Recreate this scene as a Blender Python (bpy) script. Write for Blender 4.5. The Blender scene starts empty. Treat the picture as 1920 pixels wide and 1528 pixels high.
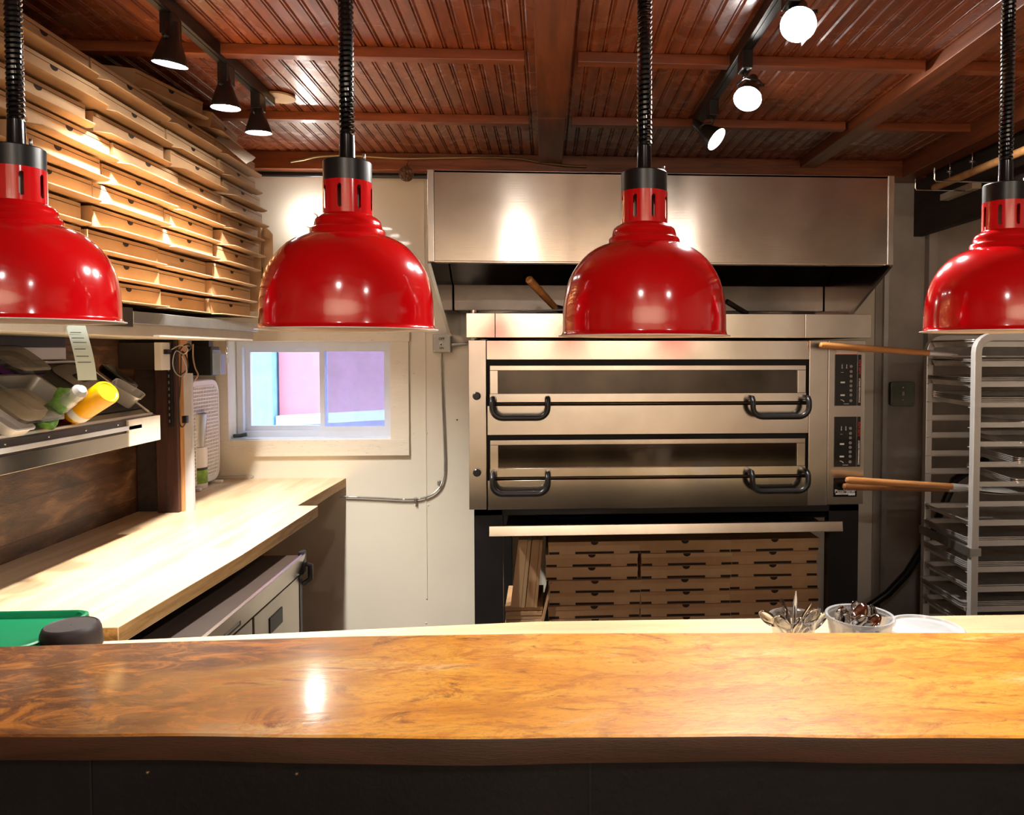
import bpy, bmesh, math, random
from mathutils import Vector, Matrix, Euler
random.seed(7)
C = bpy.context.scene.collection
SC = bpy.context.scene
PI = math.pi

# ------------------------------------------------------------------ camera
F = 1400.0; TH = math.radians(3.4); PT = math.radians(2.0); EYE = 1.6
PX = 1025 + F*math.tan(TH); PY = 660 + F*math.tan(PT)
cam_d = bpy.data.cameras.new('camera'); cam = bpy.data.objects.new('camera', cam_d); C.objects.link(cam)
cam.location = (0, 0, EYE); cam.rotation_euler = (PI/2 - PT, 0, -TH)
cam_d.sensor_width = 36; cam_d.lens = F/1920*36; cam_d.clip_start = 0.02
cam_d.shift_x = (960-PX)/1920; cam_d.shift_y = (PY-764)/1920
SC.camera = cam
# ------------------------------------------------------------------ exposure, world
SC.view_settings.view_transform = 'Standard'; SC.view_settings.look = 'None'
SC.view_settings.gamma = 1; SC.view_settings.use_curve_mapping = False
SC.view_settings.exposure = 0.8
SC.cycles.max_bounces = 8; SC.cycles.diffuse_bounces = 4; SC.cycles.glossy_bounces = 4
SC.cycles.transmission_bounces = 6; SC.cycles.transparent_max_bounces = 12
SC.cycles.sample_clamp_indirect = 6; SC.cycles.use_denoising = True
SC.cycles.caustics_reflective = False; SC.cycles.caustics_refractive = False
W = bpy.data.worlds.new('world'); SC.world = W; W.use_nodes = True
bg = W.node_tree.nodes['Background']; bg.inputs[0].default_value = (0.60, 0.79, 1.0, 1); bg.inputs[1].default_value = 4.6
# lights of the dining room behind the camera, and one added fill
def area(name, loc, size, power, col=(1, .86, .70), rot=(0, 0, 0), sy=None):
    d = bpy.data.lights.new(name, 'AREA'); d.energy = power; d.color = col; d.size = size
    if sy: d.shape = 'RECTANGLE'; d.size_y = sy
    o = bpy.data.objects.new(name, d); C.objects.link(o); o.location = loc; o.rotation_euler = rot; return o
NE = (1, .94, .86)
area('dining_room_light', (-0.25, -0.8, 2.45), .10, 5, NE, rot=(math.radians(25), 0, 0))
area('dining_room_light', (1.16, -0.8, 2.45), .10, 5, NE, rot=(math.radians(25), 0, 0))
area('added_wall_fill', (0.2, -2.3, 2.45), 3.2, 85, NE, rot=(math.radians(-50), 0, 0), sy=.25)  # added light on the unseen front wall, its bounce brightens the steel

# ------------------------------------------------------------------ helpers
_f = Vector((math.sin(TH)*math.cos(PT), math.cos(TH)*math.cos(PT), -math.sin(PT)))
_r = Vector((math.cos(TH), -math.sin(TH), 0)); _u = _r.cross(_f)
def U(x, y, ax, v):
    d = _f + _r*((x-PX)/F) - _u*((y-PY)/F); o = Vector((0, 0, EYE)); i = 'XYZ'.index(ax)
    return o + d*((v-o[i])/d[i])

def wloc(o):
    v = Vector((0, 0, 0))
    while o is not None: v += o.location; o = o.parent
    return v

def frame_from(d):
    d = d.normalized(); up = Vector((0, 0, 1)) if abs(d.z) < .95 else Vector((1, 0, 0))
    s = d.cross(up).normalized(); return s, s.cross(d)

def rrect(w, d, r, n=5):
    pts = []
    for cx, cy, a0 in ((w/2-r, d/2-r, 0), (-w/2+r, d/2-r, 90), (-w/2+r, -d/2+r, 180), (w/2-r, -d/2+r, 270)):
        for k in range(n+1):
            a = math.radians(a0 + 90*k/n); pts.append((cx+r*math.cos(a), cy+r*math.sin(a)))
    return pts

class MB:
    def __init__(s): s.bm = bmesh.new(); s.mi = 0; s.M = Matrix.Identity(4)
    def _v(s, p): return s.bm.verts.new(s.M @ Vector(p))
    def _fc(s, vs, smooth=False):
        try: f = s.bm.faces.new(vs); f.material_index = s.mi; f.smooth = smooth; return f
        except ValueError: return None
    def box(s, x0, x1, y0, y1, z0, z1):
        v = [s._v((x, y, z)) for z in (z0, z1) for y in (y0, y1) for x in (x0, x1)]
        for q in ((0, 2, 3, 1), (4, 5, 7, 6), (0, 1, 5, 4), (2, 6, 7, 3), (0, 4, 6, 2), (1, 3, 7, 5)):
            s._fc([v[i] for i in q])
        return s
    def prism(s, pts, a, b, ax='Z', side_mi=None):
        def mk(p, h): return {'Z': (p[0], p[1], h), 'Y': (p[0], h, p[1]), 'X': (h, p[0], p[1])}[ax]
        A = [s._v(mk(p, a)) for p in pts]; B = [s._v(mk(p, b)) for p in pts]
        s._fc(list(reversed(A))); s._fc(B); n = len(pts); m = s.mi
        if side_mi is not None: s.mi = side_mi
        for i in range(n): s._fc([A[i], A[(i+1) % n], B[(i+1) % n], B[i]])
        s.mi = m; return s
    def loft(s, rings, cap0=True, cap1=True, smooth=True, close=True):
        R = [[s._v(p) for p in r] for r in rings]
        for a, b in zip(R, R[1:]):
            n = len(a)
            for i in range(n if close else n-1): s._fc([a[i], a[(i+1) % n], b[(i+1) % n], b[i]], smooth)
        if cap0: s._fc(list(reversed(R[0])))
        if cap1: s._fc(R[-1])
        return s
    def lathe(s, prof, o=(0, 0, 0), d=(0, 0, 1), n=32, cap0=False, cap1=False, smooth=True):
        o = Vector(o); d = Vector(d).normalized(); a, b = frame_from(d)
        rings = [[o + d*h + (a*math.cos(2*PI*k/n) + b*math.sin(2*PI*k/n))*max(r, 1e-5) for k in range(n)] for r, h in prof]
        return s.loft(rings, cap0, cap1, smooth)
    def cyl(s, p0, p1, r, n=16, r1=None):
        p0 = Vector(p0); p1 = Vector(p1); L = (p1-p0).length
        return s.lathe([(r, 0), (r if r1 is None else r1, L)], p0, p1-p0, n, True, True)
    def tube(s, path, r, n=8, phase=0, cap=True, smooth=True, rx=None):
        P = [Vector(p) for p in path]; t0 = (P[1]-P[0]).normalized(); a, b = frame_from(t0); rings = []
        for i, p in enumerate(P):
            t = (P[min(i+1, len(P)-1)] - P[max(i-1, 0)]).normalized()
            q = t0.rotation_difference(t); a = q @ a; b = q @ b; t0 = t
            ri = r[i] if isinstance(r, (list, tuple)) else r
            rings.append([p + a*math.cos(2*PI*k/n+phase)*ri*(rx or 1) + b*math.sin(2*PI*k/n+phase)*ri for k in range(n)])
        return s.loft(rings, cap, cap, smooth)
    def quad(s, *p):
        s._fc([s._v(q) for q in p]); return s
    def sphere(s, c, r, n=16, sq=(1, 1, 1)):
        m = n//2; rings = [[Vector(c)+Vector((r*sq[0]*math.sin(PI*j/m)*math.cos(2*PI*k/n), r*sq[1]*math.sin(PI*j/m)*math.sin(2*PI*k/n), -r*sq[2]*math.cos(PI*j/m))) for k in range(n)] for j in range(1, m)]
        return s.loft(rings)
    def build(s, name, mats, parent=None, bevel=0, normals=True, seg=2):
        if not isinstance(mats, (list, tuple)): mats = [mats]
        if normals: bmesh.ops.recalc_face_normals(s.bm, faces=s.bm.faces)
        if bevel:
            es = [e for e in s.bm.edges if len(e.link_faces) == 2 and e.calc_face_angle(0) > .6]
            bmesh.ops.bevel(s.bm, geom=es, offset=bevel, segments=seg, affect='EDGES', profile=.6, clamp_overlap=True)
        for e in s.bm.edges:
            if len(e.link_faces) == 2 and e.calc_face_angle(0) > .62: e.smooth = False
        if parent is None:
            xs = [v.co for v in s.bm.verts]
            off = Vector(((min(v.x for v in xs)+max(v.x for v in xs))/2, (min(v.y for v in xs)+max(v.y for v in xs))/2, min(v.z for v in xs)))
        else: off = wloc(parent)
        bmesh.ops.translate(s.bm, verts=s.bm.verts, vec=-off)
        me = bpy.data.meshes.new(name); s.bm.to_mesh(me); s.bm.free()
        for m in mats: me.materials.append(m)
        o = bpy.data.objects.new(name, me); C.objects.link(o)
        if parent is not None: o.parent = parent
        else: o.location = off
        return o

def tag(o, label=None, cat=None, group=None, kind=None):
    if label: o['label'] = label
    if cat: o['category'] = cat
    if group: o['group'] = group
    if kind: o['kind'] = kind
    return o
def thing(name, loc, label, cat, group=None):
    o = bpy.data.objects.new(name, None); C.objects.link(o); o.location = loc; o.empty_display_size = .05
    return tag(o, label, cat, group)
def struct(o): o['kind'] = 'structure'; return o
def dup(o, parent=None):
    c = o.copy(); C.objects.link(c)
    if parent is not None: c.parent = parent
    for ch in list(o.children): dup(ch, c)
    return c

# ------------------------------------------------------------------ materials
def newmat(name):
    m = bpy.data.materials.new(name); m.use_nodes = True; nt = m.node_tree
    return m, nt, nt.nodes['Principled BSDF']
def N(nt, t, **kw):
    n = nt.nodes.new(t)
    for k, v in kw.items():
        if k.startswith('i_'): n.inputs[k[2:].replace('_', ' ')].default_value = v
        else: setattr(n, k, v)
    return n
def coords(nt, scale=(1, 1, 1)):
    t = N(nt, 'ShaderNodeTexCoord'); m = N(nt, 'ShaderNodeMapping'); m.inputs['Scale'].default_value = scale
    nt.links.new(t.outputs['Object'], m.inputs['Vector']); return m.outputs['Vector']
def noise(nt, vec, scale=5, detail=4, rough=.55, dist=0):
    n = N(nt, 'ShaderNodeTexNoise'); n.inputs['Scale'].default_value = scale; n.inputs['Detail'].default_value = detail
    n.inputs['Roughness'].default_value = rough; n.inputs['Distortion'].default_value = dist
    nt.links.new(vec, n.inputs['Vector']); return n.outputs['Fac']
def ramp(nt, fac, stops):
    r = N(nt, 'ShaderNodeValToRGB'); e = r.color_ramp.elements
    while len(e) > 1: e.remove(e[-1])
    e[0].position = stops[0][0]; e[0].color = (*stops[0][1], 1)
    for p, c in stops[1:]: q = e.new(p); q.color = (*c, 1)
    nt.links.new(fac, r.inputs['Fac']); return r.outputs['Color']
def mixc(nt, a, b, fac, mode='MIX'):
    m = N(nt, 'ShaderNodeMix', data_type='RGBA', blend_type=mode)
    for s_, v in ((0, fac), (6, a), (7, b)):
        if hasattr(v, 'links'): nt.links.new(v, m.inputs[s_])
        else: m.inputs[s_].default_value = v if s_ == 0 else (*v, 1)
    return m.outputs[2]
def bump(nt, bs, h, strength=.2, dist=.01):
    b = N(nt, 'ShaderNodeBump'); b.inputs['Strength'].default_value = strength; b.inputs['Distance'].default_value = dist
    nt.links.new(h, b.inputs['Height']); nt.links.new(b.outputs['Normal'], bs.inputs['Normal'])
    if 'Coat Normal' in bs.inputs: nt.links.new(b.outputs['Normal'], bs.inputs['Coat Normal'])
def plain(name, col, rough=.5, metal=0, coat=0, var=.08, vs=12, bmp=0, spec=.5):
    m, nt, b = newmat(name); v = coords(nt); n = noise(nt, v, vs)
    c = ramp(nt, n, [(.3, tuple(x*(1-var) for x in col)), (.7, tuple(min(1, x*(1+var)) for x in col))])
    nt.links.new(c, b.inputs['Base Color']); b.inputs['Roughness'].default_value = rough; b.inputs['Metallic'].default_value = metal
    b.inputs['Coat Weight'].default_value = coat; b.inputs['Coat Roughness'].default_value = .05; b.inputs['Specular IOR Level'].default_value = spec
    if bmp: bump(nt, b, noise(nt, v, vs*8, 3), bmp, .003)
    return m
def wood(name, stops, axis='X', rough=.4, coat=0, scale=3, stretch=10, bmp=.15, blocks=None, coatr=.08, fine=60):
    m, nt, b = newmat(name)
    sc = {'X': (1, stretch, stretch), 'Y': (stretch, 1, stretch), 'Z': (stretch, stretch, 1)}[axis]
    v = coords(nt, sc); n = noise(nt, v, scale, 6, .6, .6); c = ramp(nt, n, stops)
    n2 = noise(nt, v, fine, 3, .7)
    c = mixc(nt, c, tuple(x*.45 for x in stops[0][1]), ramp_f(nt, n2, .60, .78), 'MIX')
    if blocks:   # boards of differing tone: brick pattern lying along the axis
        t = N(nt, 'ShaderNodeTexCoord'); mp = N(nt, 'ShaderNodeMapping'); nt.links.new(t.outputs['Object'], mp.inputs['Vector'])
        mp.inputs['Rotation'].default_value = blocks.get('rot', (0, 0, 0))
        br = N(nt, 'ShaderNodeTexBrick'); nt.links.new(mp.outputs[0], br.inputs['Vector'])
        br.inputs['Scale'].default_value = 1; br.inputs['Brick Width'].default_value = blocks['w']; br.inputs['Row Height'].default_value = blocks['h']
        br.inputs['Mortar Size'].default_value = blocks.get('m', .0008); br.inputs['Color1'].default_value = (1, 1, 1, 1)
        k = blocks.get('k', .6); br.inputs['Color2'].default_value = (k, k*.93, k*.85, 1); br.inputs['Mortar'].default_value = (.25, .2, .15, 1)
        c = mixc(nt, c, br.outputs['Color'], 1.0, 'MULTIPLY')
    nt.links.new(c, b.inputs['Base Color']); b.inputs['Roughness'].default_value = rough
    b.inputs['Coat Weight'].default_value = coat; b.inputs['Coat Roughness'].default_value = coatr
    if bmp: bump(nt, b, n2, bmp, .002)
    return m
def ramp_f(nt, fac, a, b_):
    m = N(nt, 'ShaderNodeMapRange'); m.inputs['From Min'].default_value = a; m.inputs['From Max'].default_value = b_
    nt.links.new(fac, m.inputs['Value']); return m.outputs['Result']
def steel(name, col=(.62, .57, .52), rough=.24, axis='X', bmp=.06, smudge=.12, wave=0, aniso=0):
    m, nt, b = newmat(name)
    st = {'X': (1, 60, 60), 'Y': (60, 1, 60), 'Z': (60, 60, 1)}[axis]
    v = coords(nt, st); n = noise(nt, v, 6, 3, .6); v2 = coords(nt); n2 = noise(nt, v2, 3.5, 4, .6, .4)
    nt.links.new(ramp(nt, n2, [(.3, tuple(x*(1-smudge) for x in col)), (.7, tuple(min(1, x*(1+smudge)) for x in col))]), b.inputs['Base Color'])
    r = N(nt, 'ShaderNodeMapRange'); r.inputs['To Min'].default_value = rough*.92; r.inputs['To Max'].default_value = rough*1.12
    nt.links.new(n, r.inputs['Value']); nt.links.new(r.outputs[0], b.inputs['Roughness']); b.inputs['Metallic'].default_value = 1; b.inputs['Anisotropic'].default_value = aniso; b.inputs['Anisotropic Rotation'].default_value = .25
    if wave:
        h = N(nt, 'ShaderNodeMath', operation='ADD'); nt.links.new(n, h.inputs[0])
        w = N(nt, 'ShaderNodeMath', operation='MULTIPLY'); nt.links.new(noise(nt, v2, 2.2, 1), w.inputs[0]); w.inputs[1].default_value = wave
        nt.links.new(w.outputs[0], h.inputs[1]); bump(nt, b, h.outputs[0], bmp, .002)
    elif bmp: bump(nt, b, n, bmp, .002)
    return m
def emit(name, col, s):
    m, nt, b = newmat(name); b.inputs['Base Color'].default_value = (*col, 1)
    b.inputs['Emission Color'].default_value = (*col, 1); b.inputs['Emission Strength'].default_value = s; return m
def clear(name, col=(1, 1, 1), haze=.25, gloss=.10, rough=.05):
    m = bpy.data.materials.new(name); m.use_nodes = True; nt = m.node_tree; nt.nodes.clear()
    t = N(nt, 'ShaderNodeBsdfTransparent'); t.inputs[0].default_value = (*col, 1)
    d = N(nt, 'ShaderNodeBsdfDiffuse'); d.inputs[0].default_value = (*col, 1)
    g = N(nt, 'ShaderNodeBsdfGlossy'); g.inputs['Roughness'].default_value = rough
    lw = N(nt, 'ShaderNodeLayerWeight'); lw.inputs['Blend'].default_value = .35
    v = coords(nt); n = noise(nt, v, 9, 3)
    mr = N(nt, 'ShaderNodeMapRange'); mr.inputs['To Min'].default_value = haze*.6; mr.inputs['To Max'].default_value = haze*1.4; nt.links.new(n, mr.inputs['Value'])
    a = N(nt, 'ShaderNodeMixShader'); nt.links.new(mr.outputs[0], a.inputs[0]); nt.links.new(t.outputs[0], a.inputs[1]); nt.links.new(d.outputs[0], a.inputs[2])
    f = N(nt, 'ShaderNodeMath', operation='MULTIPLY_ADD'); nt.links.new(lw.outputs['Facing'], f.inputs[0]); f.inputs[1].default_value = .45; f.inputs[2].default_value = gloss
    c = N(nt, 'ShaderNodeMixShader'); nt.links.new(f.outputs[0], c.inputs[0]); nt.links.new(a.outputs[0], c.inputs[1]); nt.links.new(g.outputs[0], c.inputs[2])
    o = N(nt, 'ShaderNodeOutputMaterial'); nt.links.new(c.outputs[0], o.inputs[0]); return m

def make_ceiling_mat():
    m, nt, b = newmat('ceiling_board'); v = coords(nt, (12, 1, 12)); v0 = coords(nt)
    n = noise(nt, v, 2.5, 6, .6, .8)
    c = ramp(nt, n, [(.25, (.12, .024, .006)), (.5, (.25, .056, .012)), (.75, (.38, .10, .022))])
    nt.links.new(c, b.inputs['Base Color']); b.inputs['Roughness'].default_value = .42; b.inputs['Coat Weight'].default_value = .9
    p = ramp_f(nt, noise(nt, v0, 5, 6, .7, 1.2), .42, .62)
    mr = N(nt, 'ShaderNodeMapRange'); mr.inputs['To Min'].default_value = .10; mr.inputs['To Max'].default_value = .40
    nt.links.new(p, mr.inputs['Value']); nt.links.new(mr.outputs[0], b.inputs['Coat Roughness'])
    bump(nt, b, noise(nt, v0, 9, 3, .6, .5), .14, .006); return m
M_ceil = make_ceiling_mat()
M_joist = wood('joist_wood', [(.3, (.14, .032, .008)), (.7, (.36, .092, .022))], 'X', .45, .4, 2.5, 12)
M_beam = wood('beam_wood', [(.3, (.13, .032, .009)), (.7, (.29, .078, .020))], 'Y', .5, .3, 2.5, 12)
M_wall = plain('cream_wall_paint', (.83, .765, .63), .33, coat=.25, var=.03, vs=3, bmp=.03)
M_trimw = wood('painted_trim', [(.3, (.78, .70, .57)), (.7, (.84, .77, .64))], 'X', .5, 0, 2, 10, .1, fine=30)
M_grey = plain('grey_plaster', (.46, .42, .37), .7, var=.22, vs=4, bmp=.2)
M_dine = plain('dining_wall', (.60, .50, .38), .7, var=.05, vs=2)
M_floor = plain('floor_tile', (.16, .12, .09), .35, var=.2, vs=6)
M_plank = wood('barn_plank', [(.3, (.035, .015, .008)), (.5, (.13, .06, .03)), (.68, (.34, .18, .09))], 'Y', .45, .2, 5, 4, .4,
               blocks={'w': .9, 'h': .125, 'rot': (0, PI/2, PI/2), 'k': .45, 'm': .0015})
M_darkboard = wood('dark_board', [(.3, (.014, .008, .006)), (.7, (.042, .024, .016))], 'Y', .7, 0, 3, 8, .3)
M_post = wood('dark_post', [(.3, (.022, .007, .005)), (.7, (.075, .022, .014))], 'Z', .5, .2, 4, 9, .4)
M_orange = wood('raw_orange_wood', [(.3, (.42, .19, .06)), (.7, (.62, .32, .12))], 'Z', .5, 0, 3, 10)
M_peelwood = wood('handle_wood', [(.3, (.42, .17, .05)), (.7, (.66, .31, .10))], 'X', .4, .3, 5, 10, .15)
M_block = wood('butcher_block', [(.2, (.64, .42, .22)), (.5, (.80, .60, .38)), (.8, (.86, .70, .48))], 'Y', .38, .25, 2.2, 9, .1,
               blocks={'w': .7, 'h': .045, 'rot': (0, 0, PI/2), 'k': .86, 'm': .0002})
M_prep = wood('prep_board', [(.2, (.70, .48, .25)), (.8, (.86, .68, .42))], 'X', .4, .2, 2.2, 9, .1)
M_blockedge = wood('rough_board_edge', [(.25, (.28, .13, .045)), (.5, (.52, .29, .10)), (.75, (.66, .42, .18))], 'Y', .6, 0, 5, 12, .5)
def make_bar():
    m, nt, b = newmat('bar_slab'); v = coords(nt, (1, 7, 7)); v0 = coords(nt); v1 = coords(nt, (1, 2.6, 1))
    base = ramp(nt, noise(nt, v, 1.6, 7, .62, 1.0), [(.2, (.42, .13, .014)), (.42, (.78, .31, .028)), (.6, (.86, .42, .06)), (.78, (.90, .58, .24))])
    pale = ramp_f(nt, noise(nt, v1, 1.5, 6, .65, 1.2), .55, .72)
    c = mixc(nt, base, (.88, .68, .42), pale)
    sep = N(nt, 'ShaderNodeSeparateXYZ'); nt.links.new(v0, sep.inputs[0])
    # darker towards both ends of the slab, and dark knots
    def add(a, k, fac):
        q = N(nt, 'ShaderNodeMath', operation='MULTIPLY_ADD'); nt.links.new(a, q.inputs[0]); q.inputs[1].default_value = k; nt.links.new(fac, q.inputs[2]); return q.outputs[0]
    w = add(sep.outputs['X'], -1.15, noise(nt, v1, 2.4, 6, .65, 1.5)); w = add(sep.outputs['Y'], .6, w)
    c = mixc(nt, c, (.13, .036, .008), ramp_f(nt, w, 1.12, 1.66))
    k = noise(nt, coords(nt, (1.2, 3, 1)), 3.2, 7, .75, 2.2)
    c = mixc(nt, c, (.26, .075, .012), ramp_f(nt, k, .55, .66))
    c = mixc(nt, c, (.58, .20, .022), ramp_f(nt, noise(nt, coords(nt, (2.2, 5, 1)), 3.0, 8, .75, 1.6), .50, .62))
    w2 = add(sep.outputs['X'], 1.5, noise(nt, v1, 3.1, 6, .65, 1.5)); c = mixc(nt, c, (.42, .13, .02), ramp_f(nt, w2, 1.25, 1.6))
    c = mixc(nt, c, (.36, .13, .025), ramp_f(nt, noise(nt, coords(nt, (5, 16, 3)), 7, 10, .88, .6), .50, .66))
    sc = noise(nt, coords(nt, (3, 90, 3)), 3, 4, .8); c = mixc(nt, c, (.24, .09, .02), ramp_f(nt, sc, .68, .85))
    nt.links.new(c, b.inputs['Base Color']); b.inputs['Roughness'].default_value = .38
    b.inputs['Coat Weight'].default_value = 1; b.inputs['Coat Roughness'].default_value = .11
    bump(nt, b, noise(nt, coords(nt, (2, 12, 4)), 9, 8, .75, .6), .30, .002)
    b2 = N(nt, 'ShaderNodeBump'); b2.inputs['Strength'].default_value = .10; b2.inputs['Distance'].default_value = .001
    nt.links.new(noise(nt, coords(nt, (2, 6, 4)), 14, 3, .6, .6), b2.inputs['Height']); nt.links.new(b2.outputs['Normal'], b.inputs['Coat Normal']); return m
M_bar = make_bar()
M_baredge = wood('live_edge', [(.3, (.022, .008, .004)), (.7, (.085, .030, .010))], 'X', .55, .2, 2.2, 10, .4)
M_black_panel = plain('black_panel', (.012, .012, .013), .5, var=.25, vs=6, bmp=.5, spec=.25)
M_steel = steel('brushed_steel', (.68, .62, .55), .15, 'X', .010, .14, 5.0, .55)
M_steelv = steel('brushed_steel_upright', (.64, .585, .53), .24, 'Z', .012)
M_hood = steel('hood_steel', (.50, .445, .39), .15, 'X', .04, .16, 3.0, .75)
M_alu = plain('satin_aluminium', (.78, .76, .73), .38, metal=.55, var=.05, vs=8)
M_pan = plain('sheet_pan_aluminium', (.70, .665, .62), .30, metal=.65, var=.22, vs=9)
M_chrome = steel('polished_cutlery_steel', (.58, .55, .53), .06, 'Z', 0, .03)
M_darksteel = steel('dark_steel', (.16, .14, .125), .32, 'Y', .06, .2)
M_red = plain('red_enamel', (.64, .003, .006), .14, coat=1, var=.02, vs=3)
M_enamel = plain('white_enamel', (.80, .78, .80), .3, coat=.4, var=.03)
M_black = plain('black_plastic', (.010, .010, .011), .35, var=.2, vs=20)
M_blackgloss = plain('glossy_black_rubber', (.006, .006, .007), .18, coat=.5, var=.2)
M_blackmetal = plain('black_metal', (.012, .011, .012), .35, var=.2)
M_blackvoid = plain('oven_gap', (.01, .009, .008), .7, var=.3)
M_glassd = plain('smoked_oven_glass', (.055, .042, .032), .12, metal=.9, coat=.4, var=.45, vs=5)
M_display = plain('display_panel', (.008, .008, .009), .22, coat=.3, var=.1)
M_red_print = plain('red_print', (.65, .03, .02), .5)
M_white_print = plain('white_print', (.85, .85, .85), .5)
def make_card():
    m, nt, b = newmat('kraft_cardboard'); v = coords(nt, (1, 1, 1)); n = noise(nt, v, 7, 4)
    oi = N(nt, 'ShaderNodeObjectInfo'); ad = N(nt, 'ShaderNodeMath', operation='MULTIPLY_ADD')
    nt.links.new(oi.outputs['Random'], ad.inputs[0]); ad.inputs[1].default_value = .45; nt.links.new(n, ad.inputs[2])
    c = ramp(nt, ad.outputs[0], [(.3, (.40, .22, .10)), (.6, (.48, .29, .14)), (.95, (.56, .37, .20))])
    nt.links.new(c, b.inputs['Base Color']); b.inputs['Roughness'].default_value = .8
    bump(nt, b, noise(nt, coords(nt, (1, 1, 300)), 2, 1), .05, .001); return m
M_card = make_card()
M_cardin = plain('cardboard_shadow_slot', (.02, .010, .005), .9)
M_bluegrey = plain('blue_grey_metal', (.35, .45, .62), .4, metal=.3)
M_white = plain('white_plastic', (.85, .83, .80), .4, var=.03)
M_green = plain('green_plastic', (.0, .19, .075), .35, coat=.2, var=.06)
M_yellow = plain('yellow_squeeze_plastic', (.95, .46, .0), .35, coat=.3, var=.03)
M_redcap = plain('red_cap', (.70, .02, .01), .35)
M_greenbag = plain('green_leaf_print', (.10, .24, .04), .45, var=.7, vs=40, coat=.2)
M_paper = plain('receipt_paper', (.60, .70, .62), .7, var=.03)
M_clear = clear('clear_plastic', (1, 1, 1), .14, .10)
M_frost = clear('frosted_plastic', (.95, .96, .98), .30, .08, .2)
M_frost2 = clear('milky_plastic', (.95, .96, .98), .55, .08, .2)
M_tint = clear('smoky_clear_plastic', (.50, .46, .42), .05, .10)
M_purple = plain('purple_print', (.09, .015, .12), .5)
M_glass = clear('window_glass', (.93, .97, 1), .06, .04)
M_glassfog = clear('fogged_window_glass', (.72, .80, 1), .42, .04, .3)
M_pvc = plain('white_vinyl', (.78, .82, .90), .35, var=.03)
M_pink = plain('pink_siding', (.66, .215, .235), .8, var=.05)
M_blueext = plain('blue_siding', (.27, .50, .72), .8, var=.1)
M_snow = plain('snow', (.85, .9, 1), .8, var=.1, vs=3)
M_slate = plain('dark_foundation', (.22, .27, .42), .8, var=.5, vs=8)
M_galv = steel('galvanised_steel', (.50, .49, .46), .42, 'Z', .1, .25)
M_boxgrey = plain('grey_enamel', (.42, .40, .36), .4, metal=.4)
M_lens = emit('lit_lens', (1, .96, .90), 60)
M_bulb = emit('lit_bulb', (1, .97, .92), 45)
M_amber = plain('amber_bulb', (.9, .75, .55), .1, coat=1)
M_cream = plain('cream_plate', (.85, .62, .34), .5)
M_brass = plain('armoured_cable', (.30, .20, .09), .4, metal=.6)
M_wicker = plain('wicker', (.16, .08, .035), .7)

# ------------------------------------------------------------------ setting
YB = 3.94; ZT = 2.59; XL = -1.68; XLB = -2.4; XR = 2.75; YF = -3.2
struct(MB().box(XLB-.2, XR+.2, YF-.2, YB+.2, -.1, 0).build('floor', M_floor))
# beadboard ceiling: flat, groove, bead, groove
def ceiling():
    mb = MB(); x = XLB-.05; pts = []; P = .052
    while x < XR+.05:
        pts += [(x, ZT), (x+.034, ZT), (x+.0365, ZT+.006), (x+.039, ZT+.001), (x+.043, ZT+.001), (x+.0455, ZT+.006)]
        x += P
    pts.append((x, ZT)); n = len(pts)
    A = [mb._v((p[0], YF-.1, p[1])) for p in pts]; B = [mb._v((p[0], YB+.1, p[1])) for p in pts]
    for i in range(n-1): mb._fc([A[i], A[i+1], B[i+1], B[i]])
    mb.box(XLB-.05, x, YF-.1, YB+.1, ZT+.02, ZT+.06)
    return mb.build('ceiling', M_ceil, normals=False)
struct(ceiling())
Wn = {k: U(*q, 'Y', YB) for k, q in dict(L=(430, 700), R=(733, 700), T=(600, 640), B=(600, 824)).items()}
wL, wR, wT, wB = Wn['L'].x, Wn['R'].x, Wn['T'].z, Wn['B'].z
mb = MB()
for a in ((XLB-.2, wL, 0, ZT), (wR, XR+.2, 0, ZT), (wL, wR, 0, wB), (wL, wR, wT, ZT)): mb.box(a[0], a[1], YB, YB+.16, a[2], a[3])
struct(mb.build('wall_back', M_wall))
struct(MB().box(XL-.11, XL, YF, 3.2, 0, ZT).build('wall_left', M_plank))
struct(MB().box(XLB-.15, XLB, YF, YB, 0, ZT).build('wall_left_rear', M_wall))
struct(MB().box(XR, XR+.15, YF, YB, 0, ZT).build('wall_right', M_grey))
struct(MB().box(XLB-.1, XR+.1, YF-.15, YF, 0, ZT).build('wall_front', M_dine))
# grey plaster panel covering the right end of the back wall
xg = U(1640, 700, 'Y', YB-.01).x
struct(MB().box(xg, XR, YB-.012, YB, 0, 2.505).build('wall_right_panel', M_grey))
tn = [0]
def trim(mbx, m, bevel=0):
    tn[0] += 1; return struct(mbx.build('trim_%d' % tn[0], m, bevel=bevel))
# header beam on top of the back wall, joists, long beams
trim(MB().box(XL-.1, XR, 3.80, YB, 2.505, ZT), M_joist, .003)
for xa, xb in ((XLB, -.07), (.105, 1.285), (1.385, 1.84)):
    for y in (-.93, -.25, .43, 1.13, 1.82, 2.515, 3.195): trim(MB().box(xa, xb, y-.021, y+.021, 2.556, ZT), M_joist, .002)
bx0, bx1 = U(1013, 0, 'Z', 2.545).x, U(1082, 0, 'Z', 2.545).x
trim(MB().box(bx0-.02, bx1, YF, 3.055, 2.545, ZT), M_beam, .003)
trim(MB().box(bx0-.02, bx1-.004, 3.065, 3.80, 2.545, ZT), M_beam, .003)
trim(MB().box(1.30, 1.385, YF, 3.80, 2.545, ZT), M_beam, .003)
trim(MB().box(1.84, 1.93, YF, 3.80, 2.50, ZT), M_beam, .003)
# ledger over the box wall on the left
trim(MB().box(XL, XL+.12, YF, 3.8, 2.505, ZT), M_darkboard, .003)
# dark boards high on the right
trim(MB().box(1.97, 2.02, 1.4, YB, 2.22, 2.52), M_darkboard, .002)
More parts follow.
